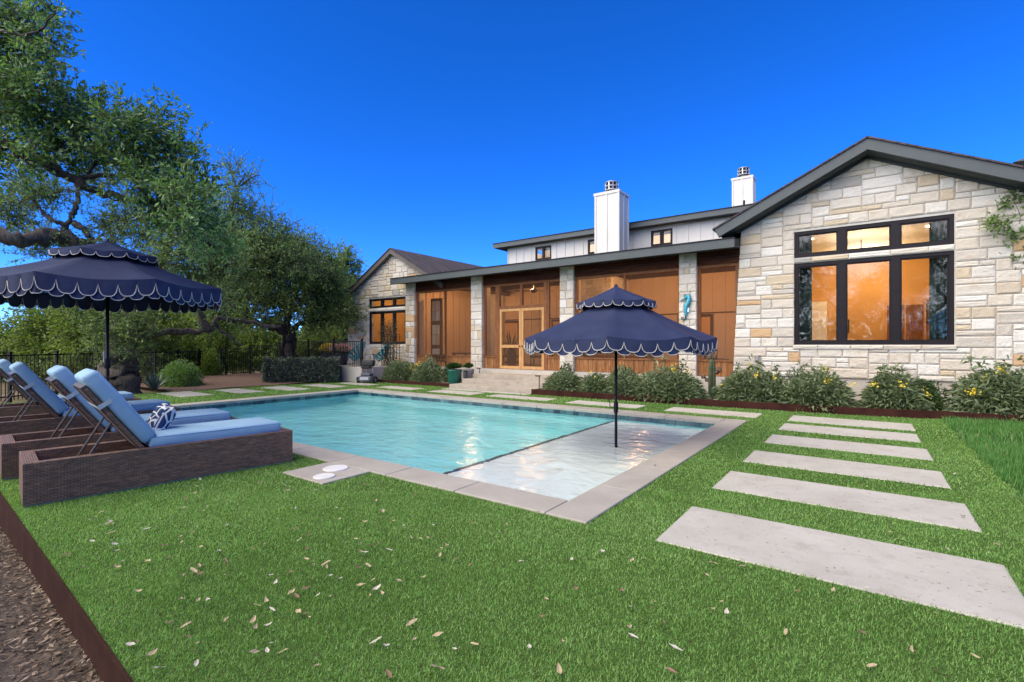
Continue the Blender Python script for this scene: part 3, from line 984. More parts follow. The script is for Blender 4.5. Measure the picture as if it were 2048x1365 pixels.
def pack(u0, u1, z0, z1, du, dz, ok, seed, sizes):
    """random ashlar: rectangles on a fine grid"""
    r_ = random.Random(seed)
    nu, nz = int(round((u1 - u0) / du)), int(round((z1 - z0) / dz))
    free = [[ok(u0 + (i + .5) * du, z0 + (j + .5) * dz) for i in range(nu)] for j in range(nz)]
    out = []
    for j in range(nz):
        for i in range(nu):
            if not free[j][i]: continue
            w, h = r_.choice(sizes)
            mw = 0
            while mw < w and i + mw < nu and free[j][i + mw]: mw += 1
            rem = 0
            while i + mw + rem < nu and free[j][i + mw + rem] and rem < 2: rem += 1
            if mw == w and 0 < rem < 2: mw += rem
            mh = 0
            while mh < h and j + mh < nz and all(free[j + mh][i:i + mw]): mh += 1
            for b in range(mh):
                for a in range(mw): free[j + b][i + a] = False
            out.append((u0 + i * du, z0 + j * dz, mw * du, mh * dz))
    return out


def stones(rects, Y, parent, dep=.05, xl=None):
    for u, z, w_, h_ in rects:
        x0, x1 = u, u + w_
        if xl is not None:
            b = xl(z + h_ / 2)
            if x0 < b + .14: x0 = b
            if x1 - x0 < .05: continue
        me = stone_mesh(x1 - x0, h_, dep, rs.randrange(2) if w_ < .5 else rs.randrange(3))
        add('stone', me, None, parent, loc=((x0 + x1) / 2, Y, z + h_ / 2))


# ---- right gable
GX = .01
def xl_g(z): return -2.54 - max(0, 4.25 - z) * .052
def top_g(x): return 5.50 - abs(x - GX) * .49
WN = (-1.39, 1.43)
gw = MB()
gw.prism([(xl_g(.6) + .01, .60), (WN[0], .60), (WN[0], top_g(WN[0])), (-2.53, top_g(-2.53))], 13.215, 13.45)
gw.prism([(WN[1], .60), (2.85, .60), (2.85, top_g(2.85)), (WN[1], top_g(WN[1]))], 13.215, 13.45)
gw.box(WN[0], WN[1], 13.215, 13.45, .60, 1.35)
gw.box(WN[0], WN[1], 13.215, 13.45, 3.255, 3.385)
gw.prism([(WN[0], 4.0), (WN[1], 4.0), (WN[1], top_g(WN[1])), (GX, top_g(GX)), (WN[0], top_g(WN[0]))], 13.215, 13.45)
GW = gw.build('gable_wall', MATS['mortar'], HOUSE)
def ok_g(x, z):
    if x < xl_g(z) + .02 or x > 2.82 or z > top_g(x) + .02: return False
    if WN[0] - .005 < x < WN[1] + .005 and 1.30 < z < 4.0: return False
    return True
SZ = [(3, 1), (4, 1), (3, 2), (4, 2), (3, 2), (5, 2), (2, 1), (4, 1), (2, 2), (4, 2), (3, 2), (5, 1), (6, 2), (2, 2)]
rec = pack(-2.79, 2.85, .60, 5.6, .1175, .115, ok_g, 5, SZ)
rec = [r for r in rec if not (r[0] + r[2] > WN[0] + .01 and r[0] < WN[1] - .01 and r[1] + r[3] > 1.29 and r[1] < 3.995)]
stones(rec, 13.20, GW, xl=xl_g)
# sill course under the window, course between transom and window, and slips beside it
u = WN[0] - .02
for w_ in (.50, .62, .58, .63, .55):
    add('stone', stone_mesh(w_, .105, .06, 0), None, GW, loc=(u + w_ / 2, 13.17, 1.295)); u += w_
u = WN[0]
for w_ in (.36, .70, .74, .62, .40):
    add('stone', stone_mesh(w_, .118, .06, 1), None, GW, loc=(u + w_ / 2, 13.195, 3.32)); u += w_
fd = MB(); fd.box(-2.78, 2.9, 13.235, 13.5, -.1, .62)
fd.build('foundation', MATS['stucco'], HOUSE)

def chevron(ax, az, xl, xr, sl, drop):
    return [(xl, az - (ax - xl) * sl), (ax, az), (xr, az - (xr - ax) * sl), (xr - drop * .42, az - (xr - ax) * sl - drop * .86), (ax, az - drop), (xl + drop * .42, az - (ax - xl) * sl - drop * .86)]
rf = MB(); rf.prism(chevron(GX, 5.655, -3.0, 3.02, .49, .20), 12.80, 21)
RF = rf.build('gable_roof', MATS['soffit'], HOUSE)
m = MB(); m.prism(chevron(GX, 5.70, -3.05, 3.07, .49, .235), 12.70, 12.80); m.build('rake_board', MATS['trim'], RF)
m = MB()
for s in (-1, 1):
    e = GX + s * 3.10
    pts = [(GX, 5.70), (e, 5.70 - 3.10 * .49), (e, 5.735 - 3.10 * .49), (GX, 5.735)]
    m.prism(pts, 12.66, 21)
m.build('shingle_cap', MATS['shingle'], RF)
m = MB(); m.prism(chevron(GX, 5.46, -2.62, 2.64, .49, .055), 13.10, 13.21); m.build('frieze_board', MATS['soffit'], RF)
# roof of the wing behind, right edge of view
m = MB(); m.prism([(3.1, 6.12), (9, 5.9), (9, 6.3), (6, 7.0)], 18.0, 26); m.build('rear_roof', MATS['trim'], HOUSE)
m = MB(); m.box(3.6, 9, 18.5, 25.5, .1, 6.0); m.build('rear_wall', MATS['stucco'], HOUSE)
m = MB(); m.box(2.74, 3.3, 13.6, 20.9, -.1, 4.1); m.build('side_wall', MATS['stucco'], HOUSE)


def window(x0, x1, z0, z1, Y, cuts, fw, glass, parent=HOUSE, depth=.10, mat='black_frame', sash=.032):
    """cuts: inner mullion spans"""
    m = MB()
    m.box(x0, x1, Y, Y + depth, z0, z0 + fw); m.box(x0, x1, Y, Y + depth, z1 - fw, z1)
    m.box(x0, x0 + fw, Y + .001, Y + depth - .001, z0 + fw, z1 - fw); m.box(x1 - fw, x1, Y + .001, Y + depth - .001, z0 + fw, z1 - fw)
    edges = [x0 + fw]
    for a, b in cuts:
        m.box(a, b, Y + .001, Y + depth - .001, z0 + fw, z1 - fw)
        edges += [a, b]
    edges.append(x1 - fw)
    wnd = m.build('window', MATS[mat], parent)
    for i in range(0, len(edges), 2):
        a, b = edges[i], edges[i + 1]
        s = MB(); q = sash
        c0, c1 = z0 + fw, z1 - fw
        s.box(a, b, Y + .030, Y + .065, c0, c0 + q); s.box(a, b, Y + .030, Y + .065, c1 - q, c1)
        s.box(a, a + q, Y + .031, Y + .064, c0 + q, c1 - q); s.box(b - q, b, Y + .031, Y + .064, c0 + q, c1 - q)
        s.build('sash', MATS[mat], wnd)
        p = MB(); p.box(a + q * .8, b - q * .8, Y + .046, Y + .052, c0 + q * .8, c1 - q * .8)
        p.build('pane', MATS[glass], wnd)
    return wnd


window(WN[0], WN[1], 1.35, 3.255, 13.235, [(-.53, -.38), (.42, .57)], .075, 'glass')
window(WN[0], WN[1], 3.385, 4.0, 13.235, [(-.53, -.38), (.42, .57)], .075, 'glass_upper')

# room behind the big window
def room(x0, x1, y0, y1, z0, z1, wall, ceil='room_ceiling', floor='room_floor', name='room_wall', open_front=True):
    m = MB(); t = .06
    m.box(x0, x1, y1, y1 + t, z0, z1)
    m.box(x0 - t, x0, y0, y1 + t, z0, z1); m.box(x1, x1 + t, y0, y1 + t, z0, z1)
    m.build(name, MATS[wall], HOUSE)
    m = MB(); m.box(x0 - t, x1 + t, y0, y1 + t, z1, z1 + t); m.build('room_ceiling', MATS[ceil], HOUSE)
    m = MB(); m.box(x0 - t, x1 + t, y0, y1 + t, z0 - t, z0); m.build('room_floor', MATS[floor], HOUSE)


room(-2.5, 2.66, 13.47, 19.0, FLOOR, 4.14, 'ochre_wall')


def lamp(x, y, z, power, col=(1, .66, .36), size=.10):
    d = bpy.data.lights.new('lamp_light', 'POINT'); d.energy = power; d.color = col; d.shadow_soft_size = size
    o = bpy.data.objects.new('lamp_light', d); COL.objects.link(o); o.location = (x, y, z)
    return o


for lx_, ly_ in ((-1.2, 15.0), (1.2, 15.0), (-1.2, 17.4), (1.2, 17.4)):
    m = MB(); m.lathe([(.07, 0), (.07, .012)], 16, (lx_, ly_, 4.122)); m.build('downlight', MATS['lamp_warm'], HOUSE)
lamp(0, 15.2, 3.6, 44, (1, .66, .34)); lamp(0, 17.4, 3.6, 52, (1, .66, .34))
# inner doorway with pale wood doors
m = MB()
m.box(.42, 1.42, 18.86, 18.99, FLOOR, 2.72)
IDR = m.build('inner_door', MATS['door_wood'], HOUSE)
for a, b in ((.50, .90), (.95, 1.34)):
    q = MB(); q.box(a, b, 18.83, 18.855, FLOOR + .12, 2.55); q.build('door_panel', MATS['cedar_frame'], IDR)
m = MB(); m.box(-1.62, -1.05, 18.7, 18.99, FLOOR, 2.75); m.build('inner_door', MATS['white_art'], HOUSE)

# ---- porch: slab, columns, screens
m = MB(); m.box(-14.86, -2.62, 13.12, 17.5, -.1, FLOOR - .012); PF = m.build('porch_base', MATS['stucco'], HOUSE)
m = MB(); m.box(-14.8, -2.66, 13.30, 17.45, FLOOR - .012, FLOOR); m.build('porch_floor', MATS['porch_floor'], HOUSE)
ST = MB(); ST.box(-10.45, -7.4, 12.2, 13.115, -.05, .40); ST_O = ST.build('porch_step', MATS['step'], HOUSE)
m = MB(); m.rbox(-10.46, -7.41, 11.68, 12.196, -.05, .268, .008, 1); m.build('porch_step', MATS['step'], HOUSE)
m = MB(); m.rbox(-10.47, -7.40, 11.10, 11.676, -.05, .134, .008, 1); m.build('porch_step', MATS['step'], HOUSE)

COLS = [(-14.81, -14.30), (-11.40, -10.89), (-7.75, -7.26), (-4.07, -3.61)]
for ci, (a, b) in enumerate(COLS):
    m = MB(); m.box(a + .015, b - .015, 13.215, 13.70, FLOOR - .03 if ci else .1, 3.80)
    c = m.build('column', MATS['mortar'], HOUSE)
    r_ = random.Random(40 + ci)
    z = FLOOR - .02 if ci else .1
    while z < 3.78:
        h_ = min(r_.choice((.16, .2, .2, .24, .27, .30)), 3.80 - z)
        if 3.80 - (z + h_) < .1: h_ = 3.80 - z
        cuts = r_.choice(([1.0], [.58], [.42], [.5], [.66], [.35], [.3, .62]))
        e = [0] + [k for k in cuts if k < 1] + [1]
        for k0, k1 in zip(e[:-1], e[1:]):
            w_ = (b - a) * (k1 - k0)
            add('stone', stone_mesh(w_, h_, .22, r_.randrange(3)), None, c, loc=(a + (b - a) * (k0 + k1) / 2, 13.20, z + h_ / 2))
        z += h_

# beams and soffit
m = MB(); m.box(-14.3, -2.56, 13.27, 13.44, 3.43, 3.80); BEAM = m.build('beam', MATS['beam_wood'], HOUSE)
m = MB(); m.box(-14.3, -2.56, 13.255, 13.27, 3.60, 3.606); m.build('beam_joint', MATS['soffit'], BEAM)
pr = MB()
prof = [(12.60, 3.70), (12.60, 3.895), (17.4, 4.78), (17.4, 4.50), (13.6, 3.80)]
b = len(pr.v)
pr.v += [(-14.93, y, z) for y, z in prof] + [(-2.56, y, z) for y, z in prof]
pr.f += [(0, 1, 2, 3, 4), (9, 8, 7, 6, 5)] + [(i, i + 5, (i + 1) % 5 + 5, (i + 1) % 5) for i in range(5)]; pr.m += [0] * 7
PR = pr.build('porch_roof', MATS['soffit'], HOUSE)
fx_ = [-14.97, -12.0, -8.6, -5.2, -2.56]
for a, b in zip(fx_[:-1], fx_[1:]):
    m = MB(); m.box(a + .001, b - .001, 12.555, 12.60, 3.69, 3.90); m.build('fascia_board', MATS['trim'], PR)
m = MB(); m.box(-15.0, -2.56, 12.53, 12.65, 3.90, 3.925); m.build('drip_edge', MATS['black_frame'], PR)
rm = MB()
rm.v += [(-15.0, 12.53, 3.926), (-2.56, 12.53, 3.926), (-2.56, 17.4, 4.83), (-15.0, 17.4, 4.83)]; rm.f.append((0, 1, 2, 3)); rm.m.append(0)
rm.build('roof_sheet', MATS['trim'], PR)
m = MB(); m.box(-14.8, -2.6, 13.46, 17.4, 3.79, 3.83); m.build('porch_ceiling', MATS['beam_wood'], HOUSE)

SY = 13.34


def bay(x0, x1, cuts, sill, mull=.055, boards=True, ztop=3.43):
    """cedar frame with screens above a boarded knee wall"""
    m = MB()
    m.box(x0, x1, SY - .03, SY + .05, ztop - .075, ztop)
    m.box(x0, x1, SY - .045, SY + .05, sill - .05, sill)
    m.box(x0, x0 + .07, SY - .029, SY + .05, sill, ztop - .075); m.box(x1 - .05, x1, SY - .029, SY + .05, sill, ztop - .075)
    e = [x0 + .07]
    for c in cuts:
        m.box(c - mull / 2, c + mull / 2, SY - .028, SY + .05, sill, ztop - .075); e += [c - mull / 2, c + mull / 2]
    e.append(x1 - .05)
    f = m.build('screen_frame', MATS['cedar_frame'], HOUSE)
    for i in range(0, len(e), 2):
        s = MB(); s.box(e[i], e[i + 1], SY + .005, SY + .008, sill, ztop - .075); s.build('screen', MATS['screen'], f)
    if boards:
        kb = MB(); kb.box(x0, x1, SY + .0, SY + .05, FLOOR - .01, sill - .05); kw = kb.build('knee_wall', MATS['beam_wood'], HOUSE)
        n = max(1, round((x1 - x0) / .145)); w_ = (x1 - x0) / n
        key = ('board', round(w_, 3))
        if key not in STONE_ME:
            q = MB(); q.rbox(-w_ / 2 + .003, w_ / 2 - .003, 0, .02, 0, sill - .05 - FLOOR + .01, .003, 1)
            STONE_ME[key] = q.mesh('board'); STONE_ME[key].materials.append(MATS['cedar'])
        for i in range(n):
            add('board', STONE_ME[key], None, kw, loc=(x0 + (i + .5) * w_, SY - .022 + .002 * (i % 2), FLOOR - .012))
    return f


SILL = .965
bay(-14.30, -11.40, [-12.80], SILL)
bay(-7.26, -4.07, [-5.66], SILL)
bay(-3.61, -2.60, [], SILL)
bay(-10.89, -10.33, [], SILL)
bay(-8.28, -7.75, [], SILL)
# door bay: posts, transoms, two doors
m = MB()
for a, b in ((-10.33, -10.20), (-8.40, -8.28)): m.box(a, b, SY - .04, SY + .07, FLOOR, 3.43)
m.box(-10.20, -8.40, SY - .035, SY + .06, 2.57, 2.66); m.box(-10.20, -8.40, SY - .035, SY + .06, 3.355, 3.43)
m.box(-9.34, -9.25, SY - .033, SY + .06, 2.66, 3.355)
df = m.build('door_frame', MATS['cedar_frame'], HOUSE)
for a, b in ((-10.20, -9.34), (-9.25, -8.40)):
    s = MB(); s.box(a, b, SY + .005, SY + .008, 2.66, 3.355); s.build('screen', MATS['screen'], df)
for a, b, hx in ((-10.195, -9.30, -9.345), (-9.29, -8.405, -9.245)):
    m = MB(); q = .085
    m.box(a, b, SY - .03, SY + .015, FLOOR + .005, FLOOR + .10); m.box(a, b, SY - .03, SY + .015, 2.565 - q, 2.565)
    m.box(a, a + q, SY - .03, SY + .015, FLOOR + .10, 2.565 - q); m.box(b - q, b, SY - .03, SY + .015, FLOOR + .10, 2.565 - q)
    m.box(a + q, b - q, SY - .028, SY + .013, 1.25, 1.35)
    d = m.build('screen_door', MATS['door_wood'], HOUSE)
    for z0, z1 in ((FLOOR + .10, 1.25), (1.35, 2.565 - q)):
        s = MB(); s.box(a + q, b - q, SY - .004, SY - .001, z0, z1); s.build('screen', MATS['screen'], d)
    h = MB(); h.box(hx - .012, hx + .012, SY - .045, SY - .031, 1.26, 1.34); h.tube([(hx, SY - .045, 1.30), (hx, SY - .075, 1.30), (hx + (.05 if hx > -9.3 else -.05), SY - .075, 1.30)], .008, 6); h.build('door_handle', MATS['black_metal'], d)

# porch interior: panelled back wall, end wall, fireplace, lights
m = MB(); m.box(-14.8, -2.6, 17.40, 17.5, FLOOR, 3.80); m.box(-14.86, -14.8, 13.72, 17.4, FLOOR, 3.80); m.box(-2.72, -2.62, 13.46, 17.4, FLOOR, 3.80)
BK = m.build('porch_back_wall', MATS['porch_panel'], HOUSE)
bme = MB(); bme.box(-.022, .022, 0, .018, FLOOR, 3.79); bme = bme.mesh('batten'); bme.materials.append(MATS['porch_panel'])
for i in range(30):
    x = -14.5 + i * .41
    if -8.45 < x < -7.15: continue
    add('batten', bme, None, BK, loc=(x, 17.38, 0))
for i in range(9): add('batten', bme, None, BK, loc=(-14.78, 13.9 + i * .41, 0), rot=(0, 0, R(-90)))
for i in range(9): add('batten', bme, None, BK, loc=(-2.74, 13.9 + i * .41, 0), rot=(0, 0, R(90)))
m = MB(); m.box(-14.78, -2.74, 17.375, 17.395, 2.42, 2.46); m.build('panel_rail', MATS['beam_wood'], BK)
m = MB(); m.box(-8.43, -7.22, 15.85, 17.4, FLOOR, 3.80)
FP = m.build('fireplace', MATS['mortar'], HOUSE)
for u, z, w_, h_ in pack(-8.43, -7.22, FLOOR, 3.80, .121, .136, lambda a, b_: True, 9, [(2, 1), (3, 1), (3, 2), (2, 2), (4, 2)]):
    add('stone', stone_mesh(w_, h_, .05, 0), None, FP, loc=(u + w_ / 2, 15.84, z + h_ / 2))
for i in range(8):
    h_ = .4
    add('stone', stone_mesh(.76, .40, .05, 1), None, FP, loc=(-7.21, 16.24, FLOOR + .2 + i * .4), rot=(0, 0, R(90)))
    add('stone', stone_mesh(.76, .40, .05, 2), None, FP, loc=(-7.21, 17.0, FLOOR + .2 + i * .4), rot=(0, 0, R(90)))
for dx in (-13.4, -11.4, -9.3, -6.0, -4.6, -3.2):
    m = MB(); m.lathe([(.07, 0), (.07, .012)], 16, (dx, 15.2, 3.772)); m.build('downlight', MATS['lamp_warm'], HOUSE)
for dx in (-13.0, -10.0, -6.0, -3.6): lamp(dx, 15.0, 3.45, 66, (1, .50, .21))
# dark doors in the back wall
for a, b in ((-13.1, -12.2), (-10.6, -9.0), (-5.4, -4.2)):
    m = MB(); m.box(a, b, 17.36, 17.374, FLOOR, 2.40); wd = m.build('inner_door', MATS['beam_wood'], HOUSE)
    m = MB(); m.box(a + .1, b - .1, 17.345, 17.358, FLOOR + .1, 2.3); m.build('door_panel', MATS['ochre_wall'], wd)
# stone end bay and folded door seen through the left screens
m = MB(); m.box(-14.22, -13.60, 14.0, 14.05, FLOOR, 3.2)
FD = m.build('folding_door', MATS['beam_wood'], HOUSE)
for z0, z1 in ((.62, 1.2), (1.34, 2.15), (2.30, 3.1)):
    for k in range(2):
        for q in range(2):
            hh = (z1 - z0) / 2
            add('stone', stone_mesh(.21, hh, .03, k), None, FD, loc=(-14.02 + .21 * k, 13.985, z0 + hh * (q + .5)))

# ---- clerestory
cw = MB()
W3 = [(-11.41, -10.62), (-8.93, -8.10), (-6.37, -5.59)]
segs = [-12.87, *[v for w_ in W3 for v in w_], -.5]
for i in range(0, len(segs), 2): cw.box(segs[i], segs[i + 1], 17.40, 17.55, 4.45, 5.62)
for a, b in W3: cw.box(a, b, 17.40, 17.55, 4.45, 4.93); cw.box(a, b, 17.40, 17.55, 5.50, 5.62)
cw.box(-12.87, -12.72, 17.55, 24, 4.0, 5.7); cw.box(-12.72, -.5, 20.0, 20.1, 4.0, 5.9)
CW_ = cw.build('clerestory_wall', MATS['siding'], HOUSE)
bt = MB(); bt.box(-.024, .024, 0, .02, 4.46, 5.60); bt = bt.mesh('batten'); bt.materials.append(MATS['siding'])
x = -12.845
while x < -1.2:
    if not any(a - .03 < x < b + .03 for a, b in W3): add('batten', bt, None, CW_, loc=(x, 17.379, 0))
    x += .41
for a, b in W3: window(a, b, 4.93, 5.50, 17.385, [((a + b) / 2 - .05, (a + b) / 2 + .05)], .06, 'glass_upper', sash=.02)
m = MB(); m.box(-12.7, -.6, 17.56, 20, 4.40, 4.44); m.build('loft_floor', MATS['room_ceiling'], HOUSE)
lamp(-10.9, 18.8, 5.3, 45, (1, .66, .46)); lamp(-6, 18.8, 5.3, 45, (1, .66, .46)); lamp(-8.5, 18.8, 5.3, 35, (1, .66, .46))
cr = MB()
prof = [(17.0, 5.62), (17.0, 5.79), (25, 6.9), (25, 6.7), (17.4, 5.63)]
cr.v += [(-13.32, y, z) for y, z in prof] + [(-.4, y, z) for y, z in prof]
cr.f += [(0, 1, 2, 3, 4), (9, 8, 7, 6, 5)] + [(i, i + 5, (i + 1) % 5 + 5, (i + 1) % 5) for i in range(5)]; cr.m += [0] * 7
CR = cr.build('clerestory_roof', MATS['soffit'], HOUSE)
m = MB(); m.box(-13.36, -.4, 16.96, 17.0, 5.61, 5.79); m.build('fascia_board', MATS['trim'], CR)
m = MB(); m.box(-13.38, -.4, 16.93, 17.05, 5.79, 5.815); m.build('drip_edge', MATS['black_frame'], CR)
m = MB(); m.box(-13.36, -13.32, 17.0, 24.9, 5.62, 5.76); m.build('fascia_board', MATS['trim'], CR)


def chimney(x0, x1, y0, y1, z0, z1, nb):
    m = MB(); m.box(x0, x1, y0, y1, z0, z1)
    c = m.build('chimney', MATS['siding'], HOUSE)
    t = .022
    for k in range(nb + 1):
        x = x0 + .03 + (x1 - x0 - .06) * k / nb
        q = MB(); q.box(x - .028, x + .028, y0 - t, y0 - .001, z0, z1 - .075); q.build('batten', MATS['siding'], c)
    for k in range(3):
        y = y0 + .01 + (y1 - y0 - .04) * k / 2
        q = MB(); q.box(x1 + .001, x1 + t, y - .028, y + .028, z0, z1 - .075); q.build('batten', MATS['siding'], c)
    q = MB(); q.box(x0 - .03, x1 + .03, y0 - .03, y1 + .03, z1 - .07, z1 + .02); q.build('chimney_cap', MATS['siding'], c)
    cx, cy = (x0 + x1) / 2, (y0 + y1) / 2
    q = MB(); q.lathe([(.16, 0), (.13, .10), (.13, .13)], 18, (cx, cy, z1 + .02)); q.build('flue_collar', MATS['galv'], c)
    q = MB(); q.lathe([(.20, .13), (.20, .42), (.19, .43)], 18, (cx, cy, z1 + .02)); q.build('flue_core', MATS['black_metal'], c)
    q = MB()
    for z in (.14, .27, .41): q.tube([(cx + .225 * cos(a), cy + .225 * sin(a), z1 + .02 + z) for a in np.linspace(0, 2 * pi, 18, endpoint=False)], .020, 5, closed=True)
    for a in np.linspace(0, 2 * pi, 10, endpoint=False): q.box(-.016, .016, .215, .232, .14, .42, Matrix.Translation((cx, cy, z1 + .02)) @ Matrix.Rotation(a, 4, 'Z'))
    q.build('flue_cage', MATS['galv'], c)
    return c


chimney(-7.84, -6.92, 15.8, 16.64, 4.3, 6.70, 2)
chimney(-4.58, -3.79, 22.0, 22.6, 6.2, 8.30, 2)
q = MB(); q.lathe([(.10, 0), (.10, .03), (.035, .12), (.035, .45)], 10, (-3.55, 19.0, 6.06)); q.build('vent_pipe', MATS['black_metal'], HOUSE)

# ---- left gable
LAX, LAZ, LSL = -15.68, 5.27, .55
def xl_l(z): return -18.42 - max(0, 3.6 - z) * .17
def top_l(x): return 5.10 - abs(x - LAX) * LSL
LW = (-17.32, -15.0)
lw = MB(); YL = 13.35
lw.prism([(xl_l(.1), .1), (LW[0], .1), (LW[0], top_l(LW[0])), (-18.42, top_l(-18.42))], YL + .015, YL + .3)
lw.prism([(LW[1], .1), (-14.4, .1), (-14.4, top_l(-14.4)), (LW[1], top_l(LW[1]))], YL + .015, YL + .3)
lw.prism([(-14.4, 3.85), (-13.4, 3.85), (-14.4, top_l(-14.4))], YL + .015, YL + .3)
lw.box(LW[0], LW[1], YL + .015, YL + .3, .1, 1.38); lw.box(LW[0], LW[1], YL + .015, YL + .3, 2.75, 2.90)
lw.prism([(LW[0], 3.30), (LW[1], 3.30), (LW[1], top_l(LW[1])), (LAX, top_l(LAX)), (LW[0], top_l(LW[0]))], YL + .015, YL + .3)
LWO = lw.build('side_gable_wall', MATS['mortar'], HOUSE)
def ok_l(x, z):
    if x < xl_l(z) + .02 or x > -13.3 or z > top_l(x) + .03 or (x > -14.4 and z < 3.8): return False
    return not (LW[0] < x < LW[1] and (1.34 < z < 3.32))
rec = pack(-19.0, -13.3, .3, 5.2, .115, .117, ok_l, 15, SZ[:11])
fm = MB(); tones = []
for u, z, w_, h_ in rec:
    x0 = u
    if x0 < xl_l(z + h_ / 2) + .15: x0 = xl_l(z + h_ / 2)
    me = stone_mesh(u + w_ - x0, h_, .05, rs.randrange(2)); tt = rs.random()
    b = len(fm.v)
    fm.v += [(v.co.x + (x0 + u + w_) / 2, v.co.y + YL, v.co.z + z + h_ / 2) for v in me.vertices]
    for p in me.polygons: fm.f.append(tuple(b + i for i in p.vertices)); fm.m.append(0); tones.append(tt)
u = LW[0]
for w_ in (.6, .62, .55, .55):
    me = stone_mesh(w_, .14, .05, 0); b = len(fm.v); tt = .65
    fm.v += [(v.co.x + u + w_ / 2, v.co.y + YL, v.co.z + 2.825) for v in me.vertices]; u += w_
    for p in me.polygons: fm.f.append(tuple(b + i for i in p.vertices)); fm.m.append(0); tones.append(tt)
me = fm.mesh('stone_facing'); at_ = me.attributes.new('tone', 'FLOAT', 'FACE'); at_.data.foreach_set('value', tones)
tag(add('stone_facing', me, MATS['stone_far'], LWO), kind='stuff')
cuts = [(-16.56, -16.43), (-15.80, -15.67)]
window(LW[0], LW[1], 1.38, 2.75, YL + .03, cuts, .06, 'glass'); window(LW[0], LW[1], 2.90, 3.30, YL + .03, cuts, .06, 'glass_upper')
room(-18.2, -14.9, YL + .32, 17, FLOOR, 3.62, 'ochre_wall')
lamp(-16.5, 15.2, 3.2, 26)
for lx_ in (-17.3, -15.7):
    m = MB(); m.lathe([(.07, 0), (.07, .012)], 16, (lx_, 15.2, 3.60)); m.build('downlight', MATS['lamp_warm'], HOUSE)
lr = MB(); lr.prism(chevron(LAX, 5.235, -18.6, -12.75, LSL, .15), 13.24, 23)
LR = lr.build('side_roof', MATS['trim_taupe'], HOUSE)
m = MB(); m.prism(chevron(LAX, 5.26, -18.62, -12.73, LSL, .19), 13.15, 13.24); m.build('rake_board', MATS['trim_taupe'], LR)
m = MB()
for s in (-1, 1):
    e = LAX + s * 2.98
    m.prism([(LAX, 5.262), (e, 5.262 - 2.98 * LSL), (e, 5.295 - 2.98 * LSL), (LAX, 5.295)], 13.12, 23)
m.build('shingle_cap', MATS['shingle'], LR)
# house core so that nothing shows through
m = MB(); m.box(-18.0, -13, 17.2, 23, .1, 3.7); m.build('rear_wall', MATS['stucco'], HOUSE)

# ---- raised patio left of the porch
m = MB(); m.box(-20.2, -14.66, 11.0, 13.33, -.1, .545)
PAT = tag(m.build('patio', MATS['retaining']), kind='structure')
